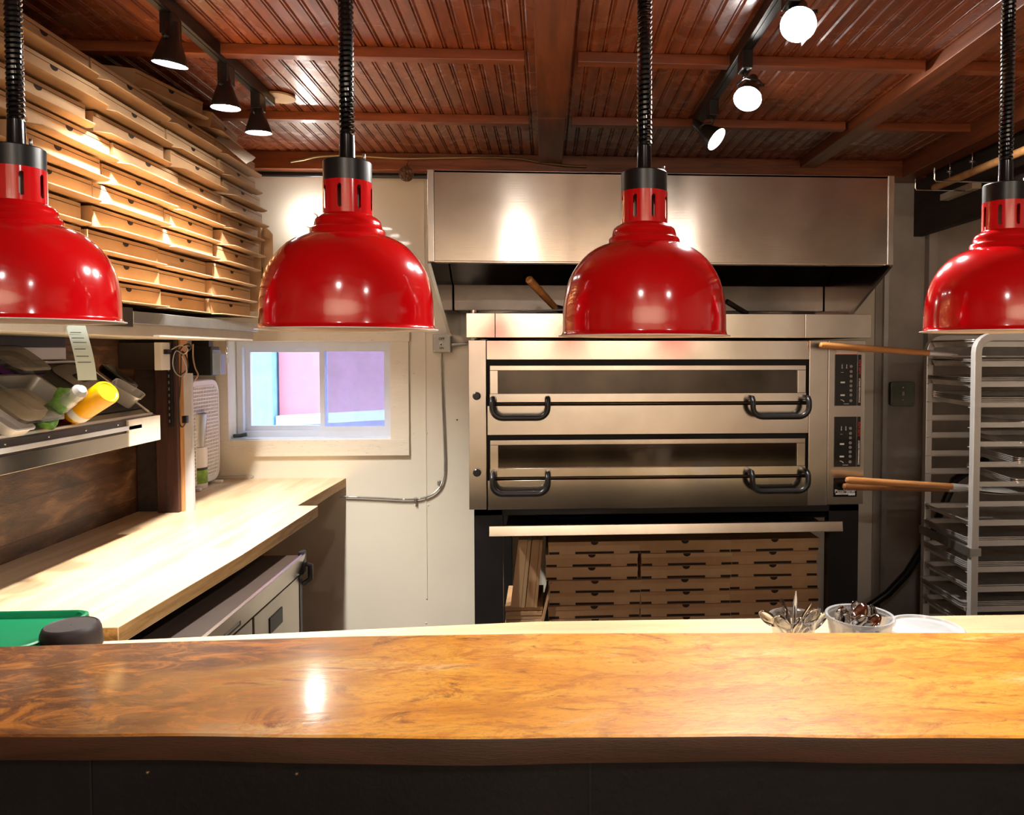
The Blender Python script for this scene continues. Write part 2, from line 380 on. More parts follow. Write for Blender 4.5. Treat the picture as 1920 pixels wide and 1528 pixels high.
# wall seams and studs
x = U(797, 700, 'Y', YB).x; trim(MB().box(x-.004, x+.004, YB-.004, YB, .3, 2.5), M_wall)
x = U(1655, 700, 'Y', YB).x; trim(MB().box(x-.012, x+.012, YB-.035, YB-.012, 0, 2.2), M_galv)
x = U(1735, 700, 'Y', YB).x; trim(MB().box(x-.02, x+.025, YB-.06, YB-.012, 0, 2.25), M_grey)
# black pipe under the header
tag(MB().cyl((-1.6, 3.86, 2.49), (-.45, 3.86, 2.49), .013).build('black_pipe', M_blackmetal), 'black pipe running along the top of the cream wall left of the hood', 'pipe')

# partition end: dark post, raw strip, grey edge panel
def px_box(x0, x1, Y, y1, z0, z1): return MB().box(U(x0, 800, 'Y', Y).x, U(x1, 800, 'Y', Y).x, Y, y1, z0, z1)
trim(px_box(255, 292.5, 3.15, 3.2, .945, 1.65), M_darkboard, .002)
trim(px_box(292, 333, 3.12, 3.2, .945, 1.65), M_post, .003)
trim(MB().box(U(333, 800, 'Y', 3.14).x, U(341, 800, 'Y', 3.14).x, 3.14, 3.2, .945, 1.65), M_orange, .001)
trim(MB().box(U(341, 800, 'Y', 3.16).x, U(360, 800, 'Y', 3.16).x, 3.16, 3.178, .945, U(350, 700, 'Y', 3.16).z), plain('pale_grey_board', (.55, .55, .58), .5), .001)

# window
win = struct(bpy.data.objects.new('window_1', None)); C.objects.link(win); win.location = ((wL+wR)/2, YB, wB)
def casing():
    o = []
    tr = U(766, 700, 'Y', YB-.02).x; tl = U(404, 700, 'Y', YB-.02).x; bz = U(600, 855, 'Y', YB-.02).z; tz = U(600, 627, 'Y', YB-.02).z+.02
    MB().box(tl, tr, YB-.022, YB+.001, bz, wB).build('bottom_casing', M_trimw, win, .001)
    MB().box(wR, tr, YB-.020, YB+.001, wB, wT).build('side_casing', M_trimw, win, .001)
    MB().box(tl, wL, YB-.020, YB+.001, wB, wT).build('side_casing', M_trimw, win, .001)
    MB().box(tl, tr+.006, YB-.024, YB+.001, wT, tz).build('top_casing', M_trimw, win, .001)
casing()
g = .05
def ring(name, x0, x1, z0, z1, w, y0, y1, m, par):
    b = MB(); b.box(x0, x0+w, y0, y1, z0, z1); b.box(x1-w, x1, y0, y1, z0, z1); b.box(x0+w, x1-w, y0, y1, z0, z0+w); b.box(x0+w, x1-w, y0, y1, z1-w, z1)
    return b.build(name, m, par)
yo = YB+.085
MB().box(wL-.001, wR+.001, YB, yo, wB-.005, wB+.006).build('window_sill', M_pvc, win)
gx0, gx1 = U(462, 700, 'Y', yo).x, U(738, 700, 'Y', yo).x
fr = ring('outer_frame', wL+.002, wR-.002, wB+.006, wT, .03, yo, yo+.07, M_pvc, win)
xm = U(603, 700, 'Y', yo).x
s1 = ring('sash', wL+.03, xm+.015, wB+.034, wT-.028, .028, yo+.035, yo+.06, M_pvc, win)
MB().box(wL+.055, xm-.01, yo+.045, yo+.049, wB+.06, wT-.05).build('pane', M_glass, s1)
s2 = ring('sash', xm-.012, wR-.03, wB+.034, wT-.028, .024, yo+.005, yo+.03, M_pvc, win)
MB().box(xm+.01, wR-.05, yo+.015, yo+.019, wB+.056, wT-.05).build('pane', M_glassfog, s2)
o = MB(); o.mi = 0
hx = U(457, 818, 'Z', wB+.012)
tag(MB().tube([(hx.x-.035, YB+.03, wB+.018), (hx.x, YB+.025, wB+.02), (hx.x+.03, YB+.03, wB+.026)], .010, 8).build('folded_knife', plain('dark_green_handle', (.05, .09, .08), .4)), 'small dark green folded tool lying on the window sill', 'tool')
# outside
oy = 6.2
bxl = U(523, 700, 'Y', oy).x; bz1 = U(600, 783, 'Y', oy).z
nb = thing('neighbouring_building', (0, oy, 0), 'pink building with a white ledge seen through the window', 'building')
MB().box(bxl, 3, oy, oy+.3, bz1, 4).build('wall', M_pink, nb)
MB().prism([(bxl, bz1-.06), (3, bz1+.22), (3, bz1+.28), (bxl, bz1+.02)], oy-.08, oy+.01, 'Y').build('ledge', M_snow, nb)
MB().box(bxl, 3, oy+.01, oy+.28, -.5, bz1).build('foundation', M_slate, nb)
tag(MB().box(-4.5, bxl-.02, oy-.1, oy+.2, -.5, 4).build('outbuilding', M_blueext), 'pale blue wall beside the pink building outside the window', 'building')
tag(MB().box(-6, 4, YB+.3, 7.5, -.6, -.5).build('snowy_ground', M_snow), 'snow covered ground outside the window', 'ground', kind='structure')

# ------------------------------------------------------------------ bar and counters
def bar():
    t = thing('bar_counter', (0.3, 1.25, 0), 'long varnished live edge wooden bar on a black base, in the foreground', 'bar counter')
    fp = [(-1.66, 1.155), (-1.2, 1.128), (-.783, 1.10), (-.4, 1.076), (-.05, 1.052), (.3, 1.035), (.68, 1.01), (1.2, .985), (2.2, .95)]
    bp = [(2.2, 1.36), (.93, 1.391), (.5, 1.418), (-.027, 1.445), (-.4, 1.452), (-1.02, 1.438), (-1.66, 1.44)]
    pts = []
    for a, b_ in zip(fp, fp[1:]):
        for k in range(10):
            f = k/10; x = a[0]+(b_[0]-a[0])*f; y = a[1]+(b_[1]-a[1])*f
            pts.append((x, y + .002*math.sin(x*9) + .001*math.sin(x*23+1)))
    pts.append(fp[-1]); pts += bp
    T = 1.05; b = MB()
    def inset(p, d): return (p[0], p[1]+d)
    nf = len(fp)*10-9
    rings = [[(p[0], p[1]+(.006 if i < nf else 0), T) for i, p in enumerate(pts)],
             [(p[0], p[1]+(.0015 if i < nf else 0), T-.002) for i, p in enumerate(pts)],
             [(p[0], p[1], T-.006) for i, p in enumerate(pts)],
             [(p[0], p[1]+(.004 + .003*math.sin(p[0]*6) if i < nf else 0), T-.040-.0015*math.sin(p[0]*4+1)) for i, p in enumerate(pts)],
             [(p[0], p[1]+(.016 if i < nf else 0), T-.044) for i, p in enumerate(pts)]]
    R = [[b._v(q) for q in r] for r in rings]
    b._fc(R[0]); b._fc(list(reversed(R[-1]))); b.mi = 1
    for k, (a_, c_) in enumerate(zip(R, R[1:])):
        b.mi = 0 if k < 1 else 1
        for i in range(len(a_)): b._fc([a_[i], a_[(i+1) % len(a_)], c_[(i+1) % len(a_)], c_[i]], True)
    b.build('bar_top', [M_bar, M_baredge], t)
    b = MB(); base = [(-1.66, 1.19), (2.2, .985), (2.2, 1.30), (-1.66, 1.38)]; b.prism(base, 0, 1.006, 'Z')
    b.build('base', M_black_panel, t)
    def fy(x): return 1.19+(x+1.66)*(.985-1.19)/3.86
    for px_ in (133, 1107):
        p = U(px_, 1480, 'Y', 1.09); xx = p.x
        MB().box(xx-.0015, xx+.0015, fy(xx)-.0025, fy(xx)+.002, 0, 1.005).build('seam', M_blackvoid, t)
    for px_, py_ in ((254, 1472), (547, 1466)):
        p = U(px_, py_, 'Y', 1.1); MB().sphere((p.x, fy(p.x), p.z), .003, 8).build('screw', M_brass, t)
bar()
pc = MB(); pc.prism([(-1.66, 1.45), (-1.0, 1.45), (2.3, 1.40), (2.3, 1.84), (1.2, 1.845), (-.03, 1.87), (-1.06, 1.80), (-1.66, 1.80)], .885, .92, 'Z')
pt = thing('prep_counter', (.3, 1.6, 0), 'pale wooden prep counter just behind the varnished bar, slightly lower', 'counter'); pc.build('board', M_prep, pt, .003)
pcb = MB(); pcb.box(-1.6, 2.25, 1.46, 1.70, 0, .885)
pcb.build('base', M_darksteel, pt, .002)
lc = MB(); lc.prism([(XL+.001, 1.82), (-1.02, 1.82), (-.985, 2.47), (-.975, 3.228), (-1.065, 3.235), (-1.045, YB-.002), (XLB+.002, YB-.002), (XLB+.002, 3.21), (XL+.001, 3.21)], .90, .945, 'Z', 1)
lt = thing('worktop', (-1.3, 2.9, .89), 'long butcher block worktop along the left wall under the box shelf', 'worktop')
lc.build('board', [M_block, M_blockedge], lt, .002)
MB().box(-1.55, -1.11, 3.25, YB-.005, .86, .90).build('support_rail', M_blockedge, lt, .002)
for y_ in (1.9, 3.86): MB().box(-1.50, -1.44, y_, y_+.06, 0, .90).build('leg', M_blockedge, lt, .002)

# under-counter refrigerator
def fridge():
    x1 = -.91; x0 = -1.42; y0, y1 = 1.95, 2.84
    t = thing('undercounter_refrigerator', ((x0+x1)/2, (y0+y1)/2, 0), 'stainless undercounter refrigerator with a dark top below the worktop', 'refrigerator')
    MB().box(x0, x1-.03, y0, y1, .12, .80).build('body', M_steelv, t, .003)
    b = MB(); b.box(x0, x1-.008, y0, y1, .80, .838); b.build('top', plain('dark_brown_top', (.035, .02, .014), .5), t, .002)
    MB().prism([(x1-.008, .845), (x1+.004, .842), (x1-.012, .77), (x1-.03, .77)], y0, y1, 'Y').build('fascia', M_steelv, t, .0015)
    MB().box(x1-.022, x1-.0, y1-.012, y1+.026, .765, .852).build('corner_guard', M_black, t, .006)
    MB().tube([(x1-.01, y1+.02, .80), (x1+.012, y1+.03, .79), (x1+.012, y1+.03, .74), (x1-.015, y1+.02, .72)], .010, 8).build('bumper', M_black, t)
    for k, (a, c) in enumerate(((y0+.02, 2.37), (2.385, y1-.03))):
        d = MB().box(x1-.03, x1-.012, a, c, .14, .765).build('door', M_steelv, t, .002)
        MB().box(x1-.0125, x1-.009, c-.30, c-.18, .66, .715).build('handle', M_black, d, .002)
    MB().box(x1-.03, x1-.010, y1-.028, y1, .13, .765).build('edge_strip', M_black, t, .002)
    bd = MB().box(x1-.012, x1-.006, 2.14, 2.27, .782, .808).build('badge', M_black, t, .002)
    MB().box(x1-.007, x1-.005, 2.155, 2.255, .790, .800).build('badge_plate', M_galv, bd)
    for px_, py_ in ((x0+.05, y0+.05), (x0+.05, y1-.05), (x1-.08, y0+.05), (x1-.08, y1-.05)): MB().cyl((px_, py_, 0), (px_, py_, .12), .02).build('leg', M_black, t)
fridge()

# ------------------------------------------------------------------ heat lamps
def heat_lamp():
    t = thing('heat_lamp', (0, 0, 0), '', 'heat lamp', 'red heat lamps over the bar')
    k = .000225
    R = [(600, 6), (598, 2), (577, 14), (572, 35), (570, 120), (566, 200), (557, 270), (545, 330), (526, 390), (502, 440), (474, 485), (440, 528), (400, 568), (355, 600), (305, 625), (256, 640),
         (250, 645), (249, 672), (240, 684), (226, 692), (222, 722), (214, 745), (190, 765), (168, 776), (163, 782)]
    outer = [(a*k, z*k) for a, z in R]
    n = 72; b = MB()
    b.lathe(outer, n=n); b.mi = 1
    inner = [(600*k, 0), (577*k, 6*k)] + [((a-9)*k, z*k) for a, z in R[3:]]
    b.lathe([(600*k, 6*k), (600*k, 0)], n=n); b.lathe(inner, n=n)
    b.mi = 0
    # slotted neck: grid of small faces with the slots left open
    r = 163*k; z0 = 782*k; z1 = 1000*k; na = 192; nz = 56
    rows = [[b._v((r*math.cos(2*PI*i/na), r*math.sin(2*PI*i/na), z0+(z1-z0)*j/nz)) for i in range(na)] for j in range(nz+1)]
    sw = 13*k; zc0, zc1 = 824*k, 951*k
    for j in range(nz):
        z = z0+(z1-z0)*(j+.5)/nz
        for i in range(na):
            a = 2*PI*(i+.5)/na; a8 = (a - math.radians(-90-4) + PI/8) % (PI/4) - PI/8; x = a8*r
            dz = max(zc0-z, 0, z-zc1)
            if math.hypot(x, dz) < sw: continue
            b._fc([rows[j][i], rows[j][(i+1) % na], rows[j+1][(i+1) % na], rows[j+1][i]], True)
    b.build('shade', [M_red, M_enamel], t, normals=False)
    MB().lathe([(160*k, 990*k), (160*k, 1134*k), (154*k, 1141*k), (40*k, 1145*k)], n=48, cap0=True, cap1=True).build('collar', M_black, t)
    MB().cyl((0, 0, 640*k), (0, 0, 985*k), 70*k).build('socket', M_galv, t)
    b = MB(); b.lathe([(28*k, 660*k), (50*k, 620*k), (160*k, 380*k), (200*k, 260*k), (190*k, 160*k), (120*k, 110*k), (2*k, 95*k)], n=32, cap1=True); b.build('bulb', M_amber, t)
    b = MB(); b.lathe([(58*k, 1140*k), (54*k, 1160*k), (50*k, 1320*k), (46*k, 1325*k), (30*k, 1330*k)], n=20, cap1=True); b.build('sleeve', M_blackgloss, t)
    top = ZT-EYE-.035 + .0; pts = []; pitch = .0078; zz = 1315*k; L = 2.585-1.635-zz; nt_ = int(L/pitch)
    for i in range(nt_*12+1):
        a = 2*PI*i/12; pts.append((.0082*math.cos(a), .0082*math.sin(a), zz+pitch*i/12))
    MB().tube(pts, .0038, 6).build('coil_cord', M_blackgloss, t)
    MB().cyl((0, 0, zz), (0, 0, zz+L), .0045, 8).build('core_cable', M_black, t)
    b = MB(); b.cyl((.028, -.012, 1140*k), (.028, -.012, 1185*k), .0022, 8); b.build('screw', M_galv, t)
    return t
hl = heat_lamp()
HL = [(40, 603, 1.165, 'leftmost glossy red dome heat lamp, cut off by the left edge of the photo'),
      (655, 619, 1.175, 'second glossy red dome heat lamp from the left, in front of the window'),
      (1207, 631, 1.175, 'third glossy red dome heat lamp, hanging in front of the oven and hood'),
      (1880, 622, 1.27, 'rightmost glossy red dome heat lamp, in front of the tray rack')]
for i, (x, y, Y, lab) in enumerate(HL):
    o = hl if i == 0 else dup(hl)
    p = U(x, y, 'Y', Y); o.location = (p.x, Y, p.z); o['label'] = lab
    o.rotation_euler = (0, 0, (0, 0, .35, .1)[i])

# ------------------------------------------------------------------ track lights
def track(x, y0, y1, lab):
    t = thing('track_rail', (x, (y0+y1)/2, 2.555), lab, 'track rail')
    b = MB(); b.box(x-.018, x+.018, y0, y1, 2.548, 2.588); b.build('rail', M_blackmetal, t, .002)
    MB().box(x-.006, x+.006, y0, y1-.01, 2.546, 2.549).build('groove', M_blackmetal, t)
track(-1.06, -.5, 2.98, 'black ceiling track on the left carrying three spotlights')
track(.63, -.5, 3.13, 'black ceiling track on the right carrying three spotlights')
def head(apx, lpx, X, d, lab, grp, Yoff=0, power=26, sz=112):
    ax = U(apx[0], apx[1], 'X', X) if apx else None
    L = U(lpx[0], lpx[1], 'X', X + Yoff) if not isinstance(lpx, Vector) else lpx
    if ax is None: ax = Vector((X, L.y, 2.5))
    d = Vector(d).normalized()
    t = thing('track_spotlight', (X, ax.y, 2.548), lab, 'spotlight', grp)
    MB().box(X-.017, X+.017, ax.y-.03, ax.y+.03, 2.49, 2.548).build('adapter', M_blackmetal, t, .003)
    back = L - d*.085
    MB().lathe([(.012, -.030), (.017, -.028), (.019, -.004), (.021, .0), (.022, .018), (.025, .022), (.044, .078), (.046, .084), (.046, .090)], back, d, 28, cap0=True).build('housing', M_blackmetal, t)
    ln = MB().lathe([(.0430, .078), (.041, .084), (.001, .085)], back, d, 24, cap1=True).build('lens', M_lens, t)
    s, _ = frame_from(d)
    piv = back + d*.02
    MB().tube([(X, ax.y, 2.495), (X, ax.y, 2.47)], .006, 8).build('stem', M_blackmetal, t)
    c = Vector((X, ax.y, 2.47))
    for sg in (1, -1):
        MB().tube([c, (c+piv)/2 + s*sg*.036, piv + s*sg*.040, piv + s*sg*.028], .0035, 6).build('yoke_arm', M_blackmetal, t)
    MB().cyl(piv - s*.045, piv + s*.045, .005, 8).build('pivot', M_blackmetal, t)
    ld = bpy.data.lights.new('spotlight', 'SPOT'); ld.energy = power; ld.color = (1, .95, .88); ld.spot_size = math.radians(sz); ld.spot_blend = .55; ld.shadow_soft_size = .03
    lo = bpy.data.objects.new('spotlight', ld); C.objects.link(lo); lo.location = L + d*.012; lo.rotation_euler = d.to_track_quat('-Z', 'Y').to_euler()
    return t
g1 = 'spotlights on the left track'; g2 = 'spotlights on the right track'
head((320, 50), (319, 118), -1.06, (-.12, .10, -1), 'black spotlight on the left track, nearest the camera', g1, power=64, sz=98)
head((424, 135), (423, 200), -1.06, (.0, .05, -1), 'middle black spotlight of the three on the left track', g1, power=64, sz=98)
head((484, 185), (485, 247), -1.06, (.02, .08, -1), 'black spotlight on the left track, farthest from the camera', g1, power=58, sz=98)
head(None, (1497, 45), .63, (-.30, -.70, -.75), 'bright spotlight on the right track, nearest the camera, glaring forward', g2, .02, power=54)
head((1397, 130), (1402, 184), .63, (-.30, -.55, -.75), 'middle spotlight on the right track, turned toward the bar', g2, .03, power=54)
head((1336, 208), (1342, 260), .63, (.62, -.42, -.62), 'spotlight on the right track farthest back, aimed to the right', g2, .02, power=85)
p = U(522, 184, 'Z', 2.578)
tag(MB().lathe([(.062, 0), (.062, .007), (.05, .012)], (p.x, p.y, 2.577), n=32, cap0=True, cap1=True).build('ceiling_plate', M_cream), 'round cream cover plate on the ceiling at the end of the left track', 'ceiling plate')
p = U(578, 410, 'Y', 3.88)
wl = thing('wall_lamp', (p.x, YB, p.z), 'small bright round lamp on the cream wall, partly behind the second red heat lamp', 'wall lamp')
MB().cyl((p.x, YB, p.z), (p.x, YB-.03, p.z), .035, 24).build('base', M_white, wl)
MB().sphere((p.x, YB-.055, p.z), .033, 20).build('bulb', M_bulb, wl)

# ------------------------------------------------------------------ text helper
def text(s, size, mat, parent, name='lettering', M=None, ext=.0006, align='CENTER', bold=0):
    cu = bpy.data.curves.new(name, 'FONT'); cu.body = s; cu.size = size; cu.extrude = ext; cu.align_x = align; cu.align_y = 'CENTER'; cu.offset = bold
    ob = bpy.data.objects.new(name+'_src', cu); C.objects.link(ob)
    bpy.context.view_layer.update()
    me = bpy.data.meshes.new_from_object(ob.evaluated_get(bpy.context.evaluated_depsgraph_get()))
    bpy.data.objects.remove(ob); me.name = name; me.transform(M); me.transform(Matrix.Translation(-wloc(parent)))
    me.materials.clear(); me.materials.append(mat)
    o = bpy.data.objects.new(name, me); C.objects.link(o); o.parent = parent; return o

# ------------------------------------------------------------------ oven
def oven():
    Y = 3.0
    X = lambda px, y=Y: U(px, 800, 'Y', y).x
    Z = lambda py, y=Y, px=1250: U(px, py, 'Y', y).z
    t = thing('pizza_oven', (.5, 3.4, 0), 'stainless double deck pizza oven on a black stand with four curved black handles', 'oven')
    xl, xr = X(879), X(1620); zb, zt = Z(951), Z(638)
    MB().box(xl+.01, xr-.005, Y+.03, YB-.03, zb+.004, zt).build('carcass', M_blackvoid, t)
    MB().box(xl, X(912), Y-.002, Y+.5, zb, zt).build('side_column', M_steelv, t, .002)
    MB().box(X(1516), X(1551), Y-.002, Y+.05, zb, zt).build('pillar', M_steelv, t, .002)
    cp = MB().box(X(1551.7), xr, Y-.003, Y+.5, zb+.004, zt).build('control_panel', M_steelv, t, .002)
    # cap on top
    cx = [X(875, 2.97), X(929, 2.97), X(1508, 2.97), X(1631, 2.97)]; cz0, cz1 = Z(633, 2.97), Z(588, 2.97)
    for a, b_, m in ((0, 1, M_steel), (1, 2, M_steel), (2, 3, M_steelv)):
        MB().box(cx[a]+.0006, cx[b_]-.0006, 2.97, YB-.08, cz0, cz1).build('top_cap', m, t, .0015)
    MB().box(X(913), X(1515.5), Y, Y+.04, Z(674), zt-.002).build('upper_panel', M_steel, t, .001)
    for k, y0 in ((0, 684), (1, 822)):
        dz = lambda v: Z(y0+v)
        d0 = MB(); a, b_ = X(919), X(1509)
        d0.box(a, b_, Y-.006, Y+.02, dz(10), dz(1)); d0.box(a, X(934), Y-.006, Y+.02, dz(53), dz(10)); d0.box(X(1494), b_, Y-.006, Y+.02, dz(53), dz(10))
        d0.box(a-.001, b_+.001, Y-.008, Y+.02, dz(69), dz(53))
        d = d0.build('oven_door', M_steel, t, .0012)
        MB().box(X(934), X(1494), Y+.004, Y+.012, dz(53), dz(10)).build('door_glass', M_glassd, d)
        MB().cyl((X(930), Y+.004, dz(72)), (X(1500), Y+.004, dz(72)), .0022, 8).build('hinge_rod', M_brass, d)
        for hx0, hx1 in ((925, 1027), (1404, 1507)):
            xa, xb = X(hx0), X(hx1); zt_ = dz(62); zl = dz(96); yy = Y-.06; r = .040; pts = [(xa, Y-.004, zt_), (xa, yy+.012, zt_), (xa, yy, zt_-.012)]
            pts += [(xa+r-r*math.cos(q), yy, zl+r-r*math.sin(q)) for q in [PI/2*i/6 for i in range(7)]]
            pts += [(xb-r+r*math.sin(q), yy, zl+r-r*math.cos(q)) for q in [PI/2*i/6 for i in range(7)]]
            pts += [(xb, yy, zt_-.012), (xb, yy+.012, zt_), (xb, Y-.004, zt_)]
            MB().tube(pts, .0115, 12).build('door_handle', M_black, d)
        MB().box(X(914), X(1515), Y-.003, Y+.03, dz(129.5), dz(75.5)).build('lower_panel', M_steel, t, .001)
    for py in (741, 882):
        MB().lathe([(.016, 0), (.016, .012), (.012, .016)], (X(894.5), Y-.002, Z(py)), (0, -1, 0), 20, cap0=True, cap1=True).build('knob', M_black, t)
    # control displays
    RT = Matrix.Rotation(PI/2, 4, 'X')
    yf = Y-.003
    def put(px_, py_, dep=0, rot=0): return Matrix.Translation((X(px_), yf-.003-dep, Z(py_))) @ RT @ Matrix.Rotation(rot, 4, 'Z')
    for y0, y1 in ((665, 762), (783, 878)):
        d = MB().box(X(1563.5), X(1605), yf-.003, yf, Z(y1), Z(y0)).build('display', M_display, cp, .001)
        MB().box(X(1606), X(1612.5), yf-.003, yf, Z(y1), Z(y0)).build('text_strip', M_display, cp)
        b = MB()
        for v in (0.23, .33, .42, .52, .61, .70, .79, .90):
            b.lathe([(.0052, 0), (.0052, .0007), (.0042, .0007), (.0042, 0)], (X(1593.5), yf-.003, Z(y0+(y1-y0)*v)), (0, -1, 0), 20, smooth=False)
            b.cyl((X(1593.5), yf-.0028, Z(y0+(y1-y0)*v)), (X(1593.5), yf-.0037, Z(y0+(y1-y0)*v)), .0014, 8)
        b.build('button_rings', M_white_print, d)
        b = MB()
        for qx, v in ((1576.5, .24), (1585, .24)):
            b.box(X(qx)-.0012, X(qx)+.0012, yf-.0036, yf-.003, Z(y0+(y1-y0)*(v+.02)), Z(y0+(y1-y0)*(v-.05))); b.cyl((X(qx), yf-.003, Z(y0+(y1-y0)*(v+.02))), (X(qx), yf-.0036, Z(y0+(y1-y0)*(v+.02))), .0026, 10)
        for v in (.54, .79): b.box(X(1574), X(1582), yf-.0036, yf-.003, Z(y0+(y1-y0)*v+1.8), Z(y0+(y1-y0)*v-1.2))
        b.tube([(X(1574.5), yf-.0033, Z(y0+(y1-y0)*.88)), (X(1578), yf-.0033, Z(y0+(y1-y0)*.89)), (X(1581), yf-.0033, Z(y0+(y1-y0)*.92))], .0015, 6)
        b.box(X(1574.5), X(1579), yf-.0035, yf-.003, Z(y0+(y1-y0)*.35), Z(y0+(y1-y0)*.35)+.001)
        b.box(X(1580), X(1590), yf-.0035, yf-.003, Z(y1-3.2), Z(y1-3.2)+.0012)
        b.build('display_symbols', M_white_print, d)
        text('932°F 500°C', .0115, M_red_print, cp, M=put(1609.3, y0+23.5, 0, -PI/2), bold=.0002)
        text('XTREME PERFORMANCE', .0092, M_white_print, cp, M=put(1609.3, y0+68, 0, -PI/2), bold=.0002)
    pl = MB().box(X(1563.5), X(1607), yf-.003, yf, Z(935), Z(899)).build('name_plate', M_display, cp, .001)
    text('PizzaMaster', .0185, M_white_print, pl, M=put(1585, 924), bold=.0004)
    b = MB(); b.box(X(1567), X(1590.5), yf-.0037, yf-.003, Z(930.5), Z(927.5)); b.box(X(1591), X(1603.5), yf-.0037, yf-.003, Z(932), Z(927.5)); b.build('name_underline', M_white_print, pl)
    st = MB(); st.box(X(1565), X(1605), yf-.001, yf, Z(664), Z(656)); st.build('sticker', M_white, cp)
    MB().box(X(1564), X(1606), yf-.0012, yf-.0002, Z(665.5), Z(664)).build('sticker_edge', M_red_print, cp)
    # flue channel behind right
    MB().box(xr+.004, xr+.035, Y+.15, YB-.05, zb+.0, zt-.02).build('rear_channel', M_blackmetal, t, .002)
    # stand
    yl = Y+.02
    for a, b_ in ((X(888, yl), X(942, yl)), (X(1556, yl), X(1612, yl))):
        MB().box(a, b_, yl, yl+.05, 0, zb-.002).build('leg', M_blackmetal, t, .002)
        MB().box(a, b_, YB-.16, YB-.1, 0, zb-.002).build('leg', M_blackmetal, t, .002)
    MB().box(X(888, yl), X(1612, yl), yl, YB-.1, zb-.03, zb-.002).build('stand_frame', M_blackmetal, t, .002)
    MB().box(X(942, yl), X(1556, yl), yl+.03, YB-.16, .355, .375).build('lower_shelf', M_blackmetal, t, .002)
    yd = 2.93; za, zc = Z(1003, yd), Z(984, yd)
    b = MB(); b.prism([(yd-.006, za+.005), (yd+.018, za+.005), (yd+.018, zc+.004), (yd+.001, zc+.004)], X(916, yd), X(1582, yd), 'X'); b.build('pull_out_shelf', M_steel, t, .0015)
    MB().box(X(945, yd), X(1560, yd), yd+.018, YB-.2, za+.012, za+.018).build('shelf_plate', M_blackmetal, t)
    return Z(1003, yd)
zshelf = oven()
for (px_, w_, lab) in ((1065, .17, 'dark round pan lying on the pull-out shelf at its left end'), (1510, .10, 'dark stack of flat trays on the pull-out shelf at its right end')):
    p = U(px_, 975, 'Y', 3.14); b = MB()
    zz_ = .902
    if px_ < 1200: b.lathe([(.001, .0), (w_*.85, 0), (w_, .02), (w_*.98, .022), (w_*.84, .003), (.001, .003)], (p.x, 3.2, zz_), n=40); tag(b.build('round_pan', M_blackmetal), lab, 'pan')
    else:
        for k in range(3):
            bb = MB(); ww = w_*2; bb.loft([[(p.x+q[0]*s_, 3.16+q[1]*s_, zz_+k*.012+h) for q in rrect(ww, .2, .02)] for s_, h in ((.92, 0), (1, .010), (.98, .010), (.9, .0015))])
            tag(bb.build('flat_tray', M_blackmetal), ['lowest', 'middle', 'topmost'][k]+' dark flat tray of the small stack at the right end of the oven shelf', 'tray', 'dark trays on the oven shelf')

# ------------------------------------------------------------------ hood
def hood():
    Y = 2.9; X0, X1, z0, z1 = -.452, 1.372, 1.9455, 2.293
    t = thing('extractor_hood', (.46, 3.4, 1.66), 'wide brushed stainless extractor hood above the oven', 'extractor hood')
    MB().box(X0+.024, X1-.024, Y, Y+.012, z0+.003, z1).build('front_panel', M_hood, t, .0015)
    MB().box(X0, X0+.024, Y-.004, Y+.03, z0, z1+.002).build('corner_flange', M_steelv, t, .0015)
    MB().box(X1-.024, X1, Y-.004, Y+.03, z0, z1+.002).build('corner_flange', M_steelv, t, .0015)
    MB().box(X0, X1, Y, YB-.002, z1-.008, z1).build('roof', M_steel, t)
    yl = U(840, 622, 'X', X0); zl = yl.z; yy = yl.y
    for xx, m in ((X0, M_steel), (X1-.006, M_steel)):
        MB().prism([(Y+.012, z1-.01), (Y+.012, z0), (yy, zl), (yy+.08, zl-.01), (YB-.001, zl-.01), (YB-.001, z1-.01)], xx, xx+.006, 'X').build('side_panel', m, t)
        MB().tube([(xx+.003, Y+.012, z0), (xx+.003, yy, zl), (xx+.003, yy+.09, zl-.012)], .009, 4, PI/4).build('side_flange', M_steelv, t)
    MB().box(X0+.024, X1-.024, Y+.012, Y+.06, z0, z0+.006).build('drip_lip', M_steel, t)
    # interior: sloped dark filter bank and splash panel
    MB().prism([(3.10, z1-.02), (3.12, z1-.02), (3.62, 1.93), (3.60, 1.92)], X0+.01, X1-.01, 'X').build('filter_bank', M_darksteel, t)
    MB().box(X0+.01, X1-.01, 3.62, YB-.01, 1.80, 1.93).build('grease_trough', M_darksteel, t, .002)
    MB().box(X0+.15, X1-.07, YB-.02, YB-.005, 1.55, 1.80).build('splash_panel', M_steel, t)
    MB().box(X0+.12, X0+.15, YB-.05, YB-.005, 1.60, 1.93).build('splash_upright', M_steelv, t, .002)
hood()
MB_ = MB().tube([(-.35, 3.62, 1.80), (-.35, 3.62, 1.68), (-.34, 3.70, 1.63)], .022, 12)
tag(MB_.build('gas_flex_pipe', M_chrome), 'shiny metal pipe beneath the left end of the hood', 'pipe')
